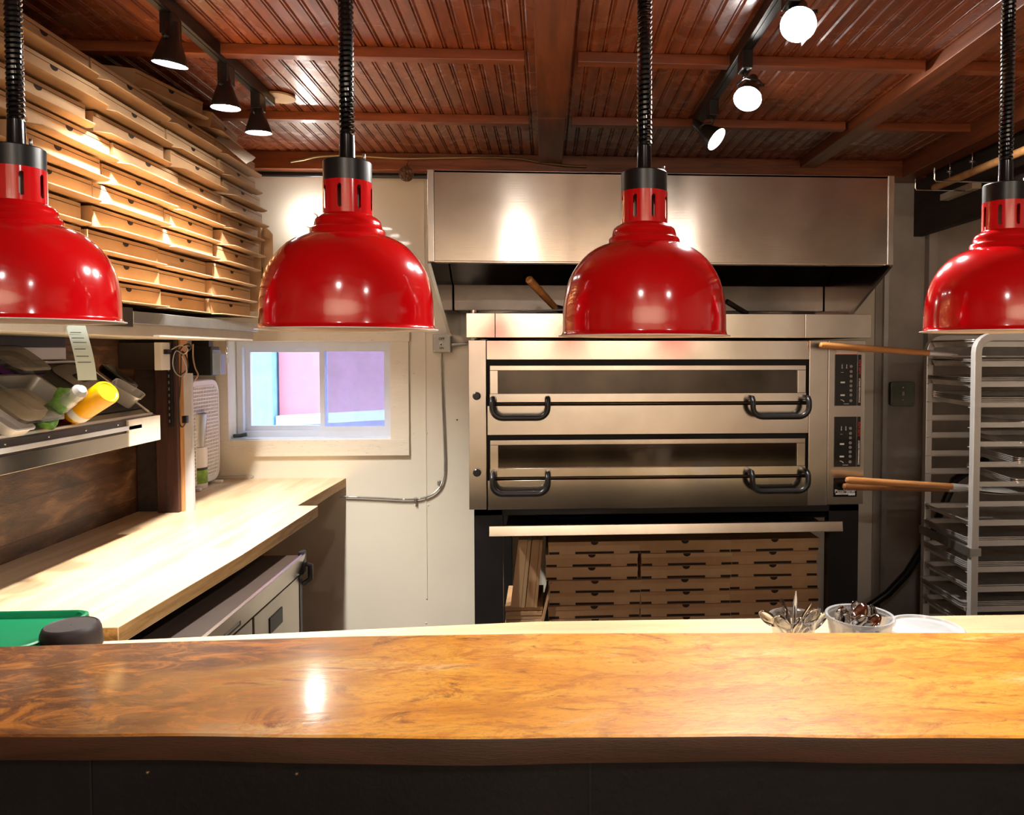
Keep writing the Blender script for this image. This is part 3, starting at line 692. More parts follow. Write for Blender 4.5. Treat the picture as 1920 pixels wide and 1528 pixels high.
# peel lying on top of the oven with its handle toward the room
zt = 1.757
pk = thing('oven_peel', (.05, 3.3, zt), 'dark peel on top of the oven with a wooden handle pointing up under the hood', 'pizza peel')
pp = [U(x, y, 'Y', 3.15) for x, y in ((920, 585), (960, 578), (1045, 570), (1050, 586))]
MB().prism([(pp[0].x, zt+.001), (pp[1].x, zt+.012), (pp[2].x+.1, zt+.03), (pp[2].x+.1, zt+.022), (pp[1].x, zt+.004)], 3.15, 3.38, 'Y').build('blade', M_blackmetal, pk)
a, c = U(1040, 576, 'Y', 3.18), U(992, 524, 'Y', 3.02)
MB().tube([a, a*.6+c*.4, c, c+(c-a)*.03], [.014, .016, .0165, .011], 12).build('handle', M_peelwood, pk)
b2 = U(1045, 575, 'Y', 3.18); MB().tube([a + Vector((.03, .03, -.01)), a], [.018, .013], 10).build('ferrule', M_blackmetal, pk)
pk2 = thing('oven_peel', (1.0, 3.25, zt), 'dark peel handle lying on the oven top to the right of the third heat lamp', 'pizza peel')
a, c = U(1392, 588, 'Y', 3.3), U(1362, 565, 'Y', 3.25)
MB().tube([Vector((a.x+.02, 3.3, zt+.014)), c], .012, 10).build('handle', M_darkboard, pk2)
MB().box(a.x, a.x+.22, 3.24, 3.42, zt+.001, zt+.006).build('blade', M_blackmetal, pk2)

# ------------------------------------------------------------------ pizza boxes
def closed_box(w=.384, d=.36, h=.0525):
    t = thing('pizza_box', (0, 0, 0), '', 'pizza box', 'closed pizza boxes stacked below the oven')
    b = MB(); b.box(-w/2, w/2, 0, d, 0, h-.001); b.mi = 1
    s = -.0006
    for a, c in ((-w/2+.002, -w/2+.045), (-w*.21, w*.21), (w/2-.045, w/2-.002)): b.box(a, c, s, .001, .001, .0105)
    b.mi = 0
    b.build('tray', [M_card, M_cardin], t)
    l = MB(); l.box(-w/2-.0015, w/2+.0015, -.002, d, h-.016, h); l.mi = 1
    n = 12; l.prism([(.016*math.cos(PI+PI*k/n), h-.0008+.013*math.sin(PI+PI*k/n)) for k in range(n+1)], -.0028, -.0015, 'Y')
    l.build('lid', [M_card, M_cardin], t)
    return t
cb = closed_box(); first = True
def place(proto, flag, loc, rz, lab, rx=0, ry=0):
    o = proto if flag[0] else dup(proto); flag[0] = False
    o.location = loc; o.rotation_euler = (rx, ry, rz); o['label'] = lab; return o
fl = [True]; YBX = 3.08
cols = [(1028, 1203, 'left'), (1205, 1367, 'middle'), (1369, 1533, 'right')]
ordn = ['topmost', 'second from the top', 'third from the top', 'fourth from the top', 'fifth from the top', 'sixth from the top', 'seventh from the top', 'eighth from the top']
for ci, (xa, xb, nm) in enumerate(cols):
    a = U(xa, 1080, 'Y', YBX).x; c = U(xb, 1080, 'Y', YBX).x; w = c-a
    for r in range(8):
        z = .376 + (7-r)*.0545
        j = random.uniform(-.006, .006)
        o = place(cb, fl, ((a+c)/2+j, YBX + random.uniform(0, .015), z), random.uniform(-.02, .02), '%s kraft pizza box in the %s stack below the oven' % (ordn[r], nm))
        if ci == 0 and r in (1, 2): o.location.x -= .008
# upright boxes at the left of the stacks
for (b0, b1, t0_, t1_, lab) in ((957, 984, 972, 996, 'outer kraft pizza box standing on edge left of the stacks below the oven'), (985, 1007, 998, 1018, 'inner kraft pizza box standing on edge beside the left stack below the oven')):
    t = thing('pizza_box', U((b0+b1)/2, 1138, 'Y', YBX), lab, 'pizza box', 'closed pizza boxes stacked below the oven')
    q = [U(b0, 1139, 'Y', YBX), U(b1, 1139, 'Y', YBX), U(t1_, 1012, 'Y', YBX), U(t0_, 1012, 'Y', YBX)]; mid = lambda a, c, f: (a.x*(1-f)+c.x*f, a.z*(1-f)+c.z*f)
    MB().prism([mid(q[0], q[1], 0), mid(q[0], q[1], .72), mid(q[3], q[2], .72), mid(q[3], q[2], 0)], YBX, YBX+.36, 'Y').build('tray', M_card, t, .001)
    MB().prism([mid(q[0], q[1], .74), mid(q[0], q[1], 1), mid(q[3], q[2], 1), mid(q[3], q[2], .74)], YBX-.003, YBX+.36, 'Y').build('lid', M_card, t, .001)
def sheets():
    x0, x1 = U(946, 1160, 'Y', YBX).x, U(1018, 1160, 'Y', YBX).x; zt_ = U(980, 1139, 'Y', YBX).z
    n = 9
    for k in range(n):
        z = .376 + (zt_-.376)*k/n
        bb = MB().box(x0+random.uniform(0, .006), x1+random.uniform(-.006, .002), YBX+random.uniform(0, .01), YBX+.3, z+.001, z+(zt_-.376)/n-.0008)
        tag(bb.build('cardboard_sheet', M_card, bevel=.0015), ['lowest', 'second from the bottom', 'third from the bottom', 'fourth from the bottom', 'fifth from the bottom', 'fourth from the top', 'third from the top', 'second from the top', 'topmost'][k]+' flat kraft cardboard sheet left of the box stacks below the oven', 'cardboard', 'flat cardboard below the oven')
sheets()
p0, p1 = U(1013, 1172, 'Y', YBX-.02), U(1033, 1095, 'Y', YBX-.02)
tag(MB().prism([(p0.x, p0.z), (p0.x+.012, p0.z), (p1.x+.004, p1.z), (p1.x-.002, p1.z)], YBX-.02, YBX+.2, 'Y').build('cardboard_flap', M_card), 'narrow kraft cardboard piece leaning against the left box stack below the oven', 'cardboard')

# open boxes piled on the left shelf, fronts facing the room
def flap_box(L=.385, D=.36, h=.060):
    t = thing('pizza_box', (0, 0, 0), '', 'pizza box', 'pizza boxes piled on the left shelf')
    b = MB(); b.box(-D, 0, -L/2, L/2, .001, h); b.mi = 1
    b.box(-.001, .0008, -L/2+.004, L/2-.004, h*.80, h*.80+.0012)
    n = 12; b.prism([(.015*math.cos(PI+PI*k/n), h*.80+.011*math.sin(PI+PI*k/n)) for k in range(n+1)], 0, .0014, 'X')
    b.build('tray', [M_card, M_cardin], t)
    f = MB(); th = .0028; m = 10; rings = []
    for k in range(m+1):
        u = k/m; x = -.004+u*.044; z = -.001 - .001*u + .003*u*u; hl = L/2+.008 - (.030*max(0, (u-.25)/.75)**1.6)
        rings.append((x, z, hl))
    top = [[(x, s*hl, z+th) for s in (-1, 1)] for x, z, hl in rings]; bot = [[(x, s*hl, z) for s in (-1, 1)] for x, z, hl in rings]
    R = [[top[i][0], top[i][1], bot[i][1], bot[i][0]] for i in range(m+1)]
    f.loft(R, True, True, False); f.build('front_flap', M_card, t)
    return t
fb = flap_box(); fl = [True]; XS = -1.31; P = .0695; Z0 = 1.750
rowname = ['bottom row', 'second row up', 'third row up', 'fourth row up', 'fifth row up', 'sixth row up', 'seventh row up', 'eighth row up', 'ninth row up', 'top row']
posn = ['farthest box', 'second from far end', 'third from far end', 'fourth from far end', 'fifth from far end']
for r in range(10):
    y = 3.46 - random.uniform(0, .06) + (0 if r > 2 else -.05) + (.06 if 3 < r < 9 else 0)
    for k in range(5):
        gap = random.choice((.006, .01, .03, .05)) if r < 8 else .012
        yc = y-.385/2
        xx = XS + random.uniform(-.008, .010) + .012*(r/9)
        if r < 3 and k in (0, 1): xx -= .02*k
        o = place(fb, fl, (xx, yc, Z0+r*P+random.uniform(-.001, .001)), random.uniform(-.02, .02), 'kraft pizza box, %s of the left pile, %s' % (rowname[r], posn[k]), rx=random.uniform(-.006, .006))
        y -= .385+gap
for (y_, ry, rz_, lab) in ((3.13, .16, .16, 'kraft pizza box lying askew on top of the left pile near the middle spotlight'), (2.70, .13, -.10, 'kraft pizza box tipped outward on top of the left pile, nearer the camera')):
    o = dup(fb); o.location = (-1.30, y_, Z0+10*P+.012); o.rotation_euler = (0, -.02, rz_); o.rotation_euler = (.05, ry, rz_); o['label'] = lab
# big loose box blank with pale flap on top near the ceiling
lb = thing('cardboard_blank', (-1.3, 2.6, 2.4), 'loose pale cardboard flap sticking out at the top of the left pile', 'cardboard')
q = [U(1215/3, 780/3, 'X', -1.30), U(1245/3, 755/3, 'X', -1.30), U(1435/3, 890/3, 'X', -1.16), U(1420/3, 905/3, 'X', -1.16), U(1385/3, 922/3, 'X', -1.16)]
b = MB(); n_ = Vector((.002, 0, .003))
A = [b._v(v) for v in q]; B = [b._v(v+n_) for v in q]; b._fc(A); b._fc(list(reversed(B)))
for i in range(5): b._fc([A[i], A[(i+1) % 5], B[(i+1) % 5], B[i]])
b.build('flap', plain('pale_card', (.45, .38, .30), .7), lb)
# box standing on end behind the pile
o = dup(fb); o.location = (-1.32, 3.60, 1.98); o.rotation_euler = (PI/2, 0, .12); o['label'] = 'kraft pizza box standing on end behind the far end of the left pile'

# shelf under the boxes
def shelf():
    t = thing('wall_shelf', (-1.5, 2.4, 1.647), 'stainless wall shelf on pale wooden boards along the left wall, carrying pizza boxes', 'shelf')
    MB().box(XL+.002, -1.302, 1.0, 3.41, 1.694, 1.730).build('steel_shelf', M_galv, t, .002)
    MB().box(-1.302, -1.29, 1.0, 2.42, 1.678, 1.738).build('shelf_lip', M_darksteel, t, .002)
    MB().box(-1.302, -1.288, 2.42, 3.43, 1.690, 1.728).build('shelf_lip', M_galv, t, .002)
    MB().box(XL+.002, -1.300, 1.0, 3.40, 1.650, 1.693).build('support_board', M_trimw, t, .002)
shelf()
p = U(137, 607, 'X', -1.285)
b = MB(); R = []
def tpt(u, w, o=0): return (-1.278+.014*math.sin(u*2.4)+w*.83+o*.55, p.y+.030*u*u+w*.55-o*.83, 1.672-.150*u)
for k in range(11):
    u = k/10; w = .022; R.append([tpt(u, -w), tpt(u, w), tpt(u, w, .0006), tpt(u, -w, .0006)])
b.loft(R); tk = b.build('order_ticket', M_paper); tag(tk, 'pale green paper order ticket hanging from the left shelf below the first heat lamp', 'paper ticket')
b = MB()
for k, u in enumerate((.12, .22, .30, .42, .55, .66)):
    b.quad(tpt(u, -.017, .0012), tpt(u, .008+.003*(k % 3), .0012), tpt(u+.012, .008+.003*(k % 3), .0012), tpt(u+.012, -.017, .0012))
b.build('ticket_print', M_black, tk)
# hanging chain
p = U(430, 645, 'X', -1.30); ch = thing('hanging_chain', (p.x, p.y, p.z), 'short metal chain hanging from the far end of the left shelf', 'chain')
for k in range(5):
    pts = []; zc = 1.64-.018*k
    for i in range(13):
        a = 2*PI*i/12; u_, v_ = .0042*math.cos(a), .0115*math.sin(a)
        pts.append((-1.31+(u_ if k % 2 == 0 else 0), p.y+(0 if k % 2 == 0 else u_), zc+v_))
    MB().tube(pts, .0013, 5).build('link', M_galv, ch)

# ------------------------------------------------------------------ slanted ingredient rail on the plank wall
def V(*a): return Vector(a)
def rail():
    t = thing('ingredient_rail', (-1.55, 2.1, 1.285), 'stainless ingredient rail with a slanted dark lid mounted on the plank wall', 'ingredient rail')
    ya, yb = 1.2, 2.78
    MB().prism([(XL+.001, 1.29), (-1.405, 1.285), (-1.405, 1.372), (-1.425, 1.382), (XL+.02, 1.566), (XL+.001, 1.566)], ya, yb, 'Y').build('body', M_darksteel, t, .002)
    MB().prism([(XL+.045, 1.5490), (-1.445, 1.3955), (-1.441, 1.4005), (XL+.049, 1.5545)], ya+.02, yb-.03, 'Y').build('lid', M_black_panel, t, .002)
    b = MB()
    for y in (yb-.022,): b.tube([(-1.41, y-.02, 1.377), (-1.425, y, 1.386), (XL+.03, y, 1.562), (XL+.03, y-.06, 1.566), (XL+.03, ya, 1.566)], .005, 8)
    b.tube([(-1.415, ya, 1.378), (-1.415, yb-.02, 1.378)], .006, 8)
    b.build('rim', M_alu, t)
    MB().box(-1.405, -1.396, yb-.20, yb+.002, 1.283, 1.372).build('end_plate', M_trimw, t, .001)
    MB().box(-1.405, -1.399, ya, yb-.20, 1.283, 1.330).build('front_panel', M_steel, t, .001)
    MB().box(-1.404, -1.396, ya, yb-.12, 1.338, 1.352).build('hinge_bar', M_alu, t, .001)
    b = MB()
    for k in range(7): b.sphere((-1.399, 1.5+.17*k, 1.362), .0035, 8)
    b.build('rivets', M_chrome, t)
rail()
tag(MB().box(XL+.001, XL+.012, 1.2, 2.70, 1.575, 1.615).build('steel_strip', M_alu), 'thin steel strip on the plank wall above the slanted ingredient rail', 'strip')
tag(MB().box(XL+.001, XL+.06, 1.2, 2.62, 1.618, 1.649).build('dark_gap_box', M_black), 'long black box standing for the dark gap under the left shelf', 'dark gap')  # shade of the gap under the shelf, drawn as a black box
ROT = Matrix.Rotation(math.atan2(.18, .24), 4, 'Y')   # local X runs down the slope
def slope_pt(px_, py_, lift=0):
    # point on the slanted lid plane through (-1.445, z 1.399) with normal (.6,0,.8)
    n = V(.609, 0, .793); p0 = V(-1.443, 0, 1.398) + n*(.003+lift)
    o = V(0, 0, EYE); d = _f + _r*((px_-PX)/F) - _u*((py_-PY)/F)
    return o + d*((p0-o).dot(n)/d.dot(n))
def lying_tray(name, px_, py_, w, l, h, mats, label, cat, rz=0, taper=.88, lip=.008, r=.02):
    c = slope_pt(px_, py_); b = MB(); b.M = Matrix.Translation(c) @ ROT @ Matrix.Rotation(rz, 4, 'Z')
    R = [[(x*s, y*s, z) for x, y in rrect(w, l, r)] for s, z in ((taper, 0), (1, h), (1+lip*10, h), (1+lip*10, h-.003), (1.002, h-.004))]
    b.loft(R[:3], True, False); b.loft([R[1], R[2]], False, False)
    b.loft([[(x*(taper-.03), y*(taper-.03), .003) for x, y in rrect(w, l, r)], [(x*.97, y*.97, h) for x, y in rrect(w, l, r)], R[2]], True, False)
    b.loft([R[2], R[3]], False, False)
    o = b.build(name, mats, None); return tag(o, label, cat), b
o, _ = lying_tray('steel_food_pan', 45, 762, .15, .19, .055, M_galv, 'stainless food pan tipped on the ingredient rail at the left edge', 'food pan')
MBx = MB(); MBx.M = Matrix.Translation(slope_pt(45, 762, .050)) @ ROT
MBx.loft([[(x*s, y*s, z) for x, y in rrect(.142, .182, .02)] for s, z in ((1, .001), (.96, .008), (.5, .012))])
tag(MBx.build('food_pan_lid', M_tint), 'smoky clear lid covering the stainless food pan at the left edge', 'lid')
MBx = MB(); cc = slope_pt(12, 705, .0); MBx.M = Matrix.Translation(cc) @ ROT
t_ = thing('clear_tub', cc, 'clear tub with a purple band standing behind the stainless food pan', 'tub')
MBx.loft([[(x*s, y*s, z) for x, y in rrect(.12, .16, .035)] for s, z in ((.9, .002), (1, .06), (1.05, .061), (1.05, .068), (.9, .072))]); MBx.build('body', M_tint, t_)
MBx = MB(); MBx.M = Matrix.Translation(cc) @ ROT; MBx.loft([[(x*s, y*s, z) for x, y in rrect(.121, .161, .035)] for s, z in ((.955, .032), (.985, .050))], False, False); MBx.build('band', M_purple, t_)
# clear lid with a handle opening
cc = slope_pt(150, 712, 0.004); b = MB(); b.M = Matrix.Translation(cc) @ ROT @ Matrix.Rotation(.15, 4, 'Z')
n_ = 6; ro = rrect(.15, .17, .04, n_); ri = rrect(.045, .075, .02, n_)
b.loft([[(x, y, 0) for x, y in ro], [(x, y, .006) for x, y in ro], [(x, y, .010) for x, y in ri], [(x, y, .002) for x, y in ri], [(x, y, 0) for x, y in ro]], False, False, False)
tag(b.build('handled_tray', M_tint), 'smoky clear plastic tray with an open handle lying on the ingredient rail', 'tray')
o, _ = lying_tray('clear_food_pan', 225, 750, .10, .085, .05, M_frost, 'frosted clear plastic pan lying on the ingredient rail behind the yellow bottle', 'food pan', .3)
cc = slope_pt(222, 708, 0.002); b = MB(); b.M = Matrix.Translation(cc) @ ROT @ Matrix.Rotation(.0, 4, 'Z')
b.loft([[(x*s, y*s, z) for x, y in rrect(.15, .055, .026)] for s, z in ((.95, -.012), (1, .0), (.96, .012), (.8, .016))])
tag(b.build('pan_cover', M_blackgloss), 'black rounded cover resting on the ingredient rail above the frosted pan', 'cover')
# yellow bottle
A, B = U(122, 787, 'X', -1.45), U(203, 734, 'X', -1.30); d = (B-A).normalized()
yb_ = thing('squeeze_bottle', A, 'bright yellow squeeze bottle with a red cap lying tilted in the ingredient rail', 'bottle')
L = (B-A).length
MB().lathe([(.018, .018), (.033, .035), (.0365, .055), (.037, L-.006), (.034, L), (.030, L), (.026, L-.003)], A, d, 32, cap1=True).build('body', M_yellow, yb_)
MB().lathe([(.008, -.006), (.016, -.002), (.019, .018), (.019, .024)], A, d, 24, cap0=True).build('cap', M_redcap, yb_)
MB().lathe([(.0374, .050), (.0374, .075)], A, d, 32).build('label', M_white, yb_)
A, B = U(108, 770, 'X', -1.42), U(150, 733, 'X', -1.33); d = (B-A).normalized(); L = (B-A).length
cbt = thing('clear_bottle', A, 'clear plastic bottle beside the yellow squeeze bottle on the ingredient rail', 'bottle')
MB().lathe([(.012, 0), (.020, .02), (.021, L*.6), (.018, L*.68), (.021, L*.76), (.021, L), (.012, L+.012), (.001, L+.014)], A, d, 24).build('body', M_frost, cbt)
A = U(105, 765, 'X', -1.40); b = MB(); b.M = Matrix.Translation(A) @ Euler((.75, .2, .2)).to_matrix().to_4x4()
rings = []
for k in range(9):
    u = k/8-.5; w = .026*(1-abs(u*1.5)**4*.5); rings.append([(w*(1+.15*math.sin(9*u+q))*math.cos(q), u*.14, .014*(1+.25*math.cos(3*q+8*u))*math.sin(q)) for q in [2*PI*i/16 for i in range(16)]])
b.loft(rings); tag(b.build('herb_packet', M_greenbag), 'small crumpled green printed packet between the steel pan and the yellow bottle', 'packet')
o, _ = lying_tray('white_food_pan', 5, 800, .10, .09, .03, M_white, 'small white pan just showing at the left edge, lowest in the ingredient rail', 'food pan')

# ------------------------------------------------------------------ things by the partition end
def bx(name, x0, x1, Y, y1, za, zb, m, bev=.002): return MB().box(U(x0, 800, 'Y', Y).x, U(x1, 800, 'Y', Y).x, Y, y1, za, zb)
zz = lambda py, Y: U(400, py, 'Y', Y).z
ob_ = thing('wall_outlet', (-1.63, 3.06, 1.53), 'pale outlet with a dark back box on the plank wall beside the dark post', 'outlet')
MB().box(XL+.001, U(291, 700, 'Y', 3.04).x, 3.04, 3.10, zz(692, 3.04), zz(643, 3.04)).build('back_box', M_darksteel, ob_, .002)
MB().box(U(291, 700, 'Y', 3.04).x, U(305, 700, 'Y', 3.04).x, 3.035, 3.105, zz(694, 3.04), zz(642, 3.04)).build('cover', M_white, ob_, .002)
MB().box(U(303, 700, 'Y', 3.04).x, U(313, 700, 'Y', 3.04).x, 3.05, 3.08, zz(664, 3.04), zz(655, 3.04)).build('plug', M_black, ob_, .002)
sr = thing('slotted_upright', (U(316, 700, 'Y', 3.1).x, 3.1, 1.28), 'black slotted metal upright fixed to the dark post', 'upright')
MB().box(U(313, 700, 'Y', 3.10).x, U(320.5, 700, 'Y', 3.10).x, 3.10, 3.119, zz(800, 3.1), zz(640, 3.1)).build('channel', M_blackmetal, sr)
b = MB(); xa_ = U(316, 700, 'Y', 3.10).x
for k in range(13): z_ = zz(792, 3.1)+.026*k; b.box(xa_-.0015, xa_+.003, 3.0985, 3.1, z_, z_+.012)
b.build('slots', M_galv, sr)
bb_ = thing('black_power_box', (-1.55, 3.38, 1.49), 'black power box with a blue-grey end hanging under the left shelf', 'power box')
xa_, xb_ = U(347, 680, 'Y', 3.34).x, U(397, 680, 'Y', 3.34).x
MB().box(xa_, xb_, 3.34, 3.42, zz(704, 3.34), zz(650, 3.34)).build('case', M_black, bb_, .004)
MB().box(xb_, xb_+.006, 3.345, 3.42, zz(702, 3.34), zz(656, 3.34)).build('end_plate', M_bluegrey, bb_, .001)
MB().box(xb_, xb_+.035, 3.348, 3.40, zz(702, 3.34), zz(662, 3.34)).build('end_box', M_bluegrey, bb_, .003)
MB().box(xa_+.02, xb_-.02, 3.36, 3.40, zz(650, 3.34), 1.6495).build('mount', M_blackmetal, bb_)
def cable(pts, r, m, label, Y=3.28, name='cable', n=8):
    P = [U(x, y, 'Y', Y+(dz if len(q) else 0)) for x, y, *q in pts for dz in [q[0] if q else 0]]
    # smooth
    Q = []
    for i in range(len(P)-1):
        p0 = P[max(i-1, 0)]; p1 = P[i]; p2 = P[i+1]; p3 = P[min(i+2, len(P)-1)]
        for k in range(6):
            t_ = k/6; Q.append(.5*((2*p1)+(p2-p0)*t_+(2*p0-5*p1+4*p2-p3)*t_*t_+(3*p1-p0-3*p2+p3)*t_**3))
    Q.append(P[-1]); o = MB().tube(Q, r, n).build(name, m); return tag(o, label, 'cable') if label else o
t_ = cable([(332, 655), (345, 662), (358, 652), (352, 645), (338, 655), (326, 690), (338, 702), (352, 690), (350, 672), (341, 660), (339, 700), (337, 735), (334, 770), (337, 795), (343, 800), (349, 790)], .0028, M_black, 'thin black cable with an inline switch looping down beside the dark post', Y=3.10)
tag(MB().box(U(343, 790, 'Y', 3.1).x, U(352, 790, 'Y', 3.1).x, 3.09, 3.11, zz(793, 3.1), zz(779, 3.1)).build('inline_switch', M_black, bevel=.003), 'small black inline switch on the thin black cable by the dark post', 'switch')
cable([(322, 655), (338, 648), (352, 655), (344, 664), (330, 658), (324, 680), (330, 700), (344, 706), (350, 690), (341, 668)], .0025, M_galv, 'grey coiled cable bundle hanging beside the black power box', Y=3.09)
cable([(362, 645), (362, 670), (366, 690), (371, 703), (362, 716), (352, 726)], .0032, plain('beige_cord', (.55, .36, .25), .5), 'beige power cord with a plug dangling in front of the black power box', Y=3.30)
pg = U(349, 733, 'Y', 3.30); t_ = thing('plug', pg, 'pale two-pin plug dangling at the end of the beige cord', 'plug')
MB().box(pg.x-.010, pg.x+.012, 3.292, 3.312, pg.z-.006, pg.z+.016).build('body', M_white, t_, .003)
for s_ in (-.005, .005): MB().box(pg.x+s_-.001, pg.x+s_+.001, 3.30, 3.304, pg.z-.02, pg.z-.006).build('pin', M_chrome, t_)
# box fan
def fan():
    yb = 3.88; xf = U(412, 800, 'Y', yb).x; ya = max(3.50, U(353, 800, 'X', xf).y); za, zb = .9455, 1.465
    t = thing('box_fan', (xf-.05, (ya+yb)/2, za), 'white box fan with a square mesh grille standing on the worktop left of the window', 'fan')
    cy, cz = (ya+yb)/2, (za+zb)/2+.008; w, h = yb-ya, zb-za-.016
    def rr(s, x, r=.07): return [(x, cy+p*s, cz+q*s) for p, q in rrect(w, h, r, 7)]
    MB().loft([rr(.97, xf-.12), rr(1, xf-.10), rr(1, xf-.01), rr(.985, xf), rr(.90, xf+.002), rr(.88, xf-.008), rr(.88, xf-.09), rr(.90, xf-.12)], False, False, False).build('frame', M_white, t)
    b = MB(); sp = .0175
    def inside(y, z):
        dy = abs(y-cy)-(w*.44-.06); dz = abs(z-cz)-(h*.44-.06); return (dy < 0 or dz < 0 or math.hypot(dy, dz) < .06) and dy < .06 and dz < .06
    k = ya
    for i in range(int(w/sp)+1):
        y = ya+sp*i; zs = [cz-h/2+.005*j for j in range(int(h/.005)) if inside(y, cz-h/2+.005*j)]
        if zs: b.box(xf-.004, xf+.001, y-.0028, y+.0028, min(zs)-.006, max(zs)+.006)
    for i in range(int(h/sp)+1):
        z = cz-h/2+sp*i; ys = [ya+.005*j for j in range(int(w/.005)) if inside(ya+.005*j, z)]
        if ys: b.box(xf-.005, xf+.0005, min(ys)-.006, max(ys)+.006, z-.0028, z+.0028)
    b.build('grille', M_white, t)
    b = MB()
    for k in range(5):
        a = 2*PI*k/5; c = Vector((xf-.05, cy, cz)); e1 = V(0, math.cos(a), math.sin(a)); e2 = V(0, -math.sin(a), math.cos(a)); ex = V(1, 0, 0)
        b.loft([[c+e1*.03-e2*.02-ex*.012, c+e1*.03+e2*.02+ex*.012, c+e1*.03+e2*.02+ex*.015, c+e1*.03-e2*.02-ex*.009],
                [c+e1*.14-e2*.055-ex*.016, c+e1*.14+e2*.055+ex*.016, c+e1*.14+e2*.055+ex*.019, c+e1*.14-e2*.055-ex*.013]], True, True, False)
    b.lathe([(.035, -.02), (.035, .02), (.02, .03)], (xf-.05, cy, cz), (1, 0, 0), 20, True, True); b.build('blades', plain('tan_blades', (.50, .40, .28), .5), t)
    for y in (ya+.05, yb-.05): MB().box(xf-.13, xf+.03, y-.012, y+.012, za, za+.014).build('foot', M_white, t, .003)
fan()
p = U(372, 916, 'Z', .9455); cx_, cy_ = p.x-.01, p.y
jg = thing('cleaner_jug', (cx_, cy_, .9455), 'white jug with a green and black label on the worktop in front of the fan', 'jug')
zt2 = zz(838, cy_)
MB().lathe([(.046, 0), (.050, .006), (.050, zt2-.9455-.012), (.046, zt2-.9455)], (cx_, cy_, .9455), n=28, cap0=True, cap1=True).build('body', M_white, jg)
lz0, lz1 = zz(905, cy_), zz(880, cy_); 
MB().lathe([(.0506, 0), (.0506, lz1-lz0)], (cx_, cy_, lz0), n=28).build('green_label', plain('lime_label', (.22, .42, .04), .5, var=.5, vs=30), jg)
MB().lathe([(.0506, 0), (.0506, .012)], (cx_, cy_, lz1), n=28).build('label_top_band', M_black, jg)
tc = MB(); zq = zz(776, cy_)
tc.lathe([(.040, 0), (.052, zq-zt2), (.054, zq-zt2), (.054, zq-zt2-.004)], (cx_, cy_, zt2+.001), n=32, cap0=True); tc.lathe([(.05, zq-zt2), (.038, .003), (.001, .003)], (cx_, cy_, zt2+.001), n=32)
tag(tc.build('metal_tin', M_galv), 'dull metal tin bucket standing on the white jug in front of the fan', 'tin')
cable([(414, 893), (440, 892), (460, 891), (476, 893), (470, 897)], .002, M_galv, 'thin grey wire lying along the back of the worktop', Y=3.86, name='wire')

# ------------------------------------------------------------------ back wall fittings
jb = thing('disconnect_switch', (U(827, 700, 'Y', YB).x, YB, 1.6), 'grey metal on/off switch box on the cream wall left of the oven', 'switch box')
Yj = YB-.055; jx0, jx1, jz0, jz1 = U(811, 645, 'Y', Yj).x, U(845, 645, 'Y', Yj).x, U(827, 661, 'Y', Yj).z, U(827, 627, 'Y', Yj).z
MB().box(jx0, jx1, Yj, YB-.001, jz0, jz1).build('case', M_boxgrey, jb, .005)
jx = (jx0+jx1)/2; jz = (jz0+jz1)/2
for sx in (jx0+.008, jx1-.008):
    for sz in (jz0+.008, jz1-.008): MB().cyl((sx, Yj+.002, sz), (sx, Yj-.003, sz), .004, 10).build('screw', M_galv, jb)
MB().cyl((jx, Yj+.001, jz), (jx, Yj-.006, jz), .009, 12).build('toggle_collar', M_galv, jb)
MB().cyl((jx, Yj-.004, jz), (jx, Yj-.024, jz-.006), .0035, 8).build('toggle', M_chrome, jb)
RX = Matrix.Rotation(PI/2, 4, 'X')
text('OFF', .017, M_black, jb, M=Matrix.Translation((jx, Yj-.001, jz+.024)) @ RX, bold=.0004)
text('ON', .014, M_black, jb, M=Matrix.Translation((jx, Yj-.001, jz-.024)) @ RX, bold=.0004)
MB().cyl((jx1-.004, Yj+.03, jz-.005), (jx1+.014, Yj+.03, jz-.005), .012, 12).build('connector', M_galv, jb)
tag(MB().tube([(jx1+.014, Yj+.03, jz-.005), (-.40, Yj+.03, jz+.0), (-.20, Yj+.03, jz+.01)], .009, 10).build('rigid_conduit', M_galv), 'short grey conduit stub running from the switch box behind the oven', 'conduit')
def flex():
    P = [U(x, y, 'Y', YB-.015) for x, y in ((828, 662), (828, 690), (829, 730), (831, 780), (833, 830), (834, 870), (832, 895), (824, 914), (808, 928), (785, 935), (755, 936), (715, 934), (670, 932), (635, 931))]
    Q = []
    for i in range(len(P)-1):
        p0 = P[max(i-1, 0)]; p1 = P[i]; p2 = P[i+1]; p3 = P[min(i+2, len(P)-1)]; m = max(4, int((p2-p1).length/.0035))
        for k in range(m):
            t_ = k/m; Q.append(.5*((2*p1)+(p2-p0)*t_+(2*p0-5*p1+4*p2-p3)*t_*t_+(3*p1-p0-3*p2+p3)*t_**3))
    rr = [.0056 if i % 2 else .0042 for i in range(len(Q))]
    o = MB().tube(Q, rr, 8).build('flexible_conduit', M_galv)
    tag(o, 'ribbed flexible metal conduit curving down the cream wall and left to the worktop', 'conduit')
    for x, y in ((823, 905), (779, 937)):
        p = U(x, y, 'Y', YB-.01); MB().box(p.x-.006, p.x+.006, YB-.026, YB-.001, p.z-.012, p.z+.012).build('clip', M_galv, o, .002)
flex()
wb = bpy.data.objects['wall_back']
for x, y in ((775, 812), (800, 812), (779, 947), (803, 947), (776, 700), (764, 745), (799, 1168)):
    p = U(x, y, 'Y', YB); MB().sphere((p.x, YB-.001, p.z), .005, 10, (1, .5, 1)).build('rivet', M_wall, wb)
for x, y in ((857, 787),):
    p = U(x, y, 'Y', YB); MB().cyl((p.x, YB+.001, p.z), (p.x, YB-.004, p.z), .004, 8).build('nail', M_blackmetal, wb)
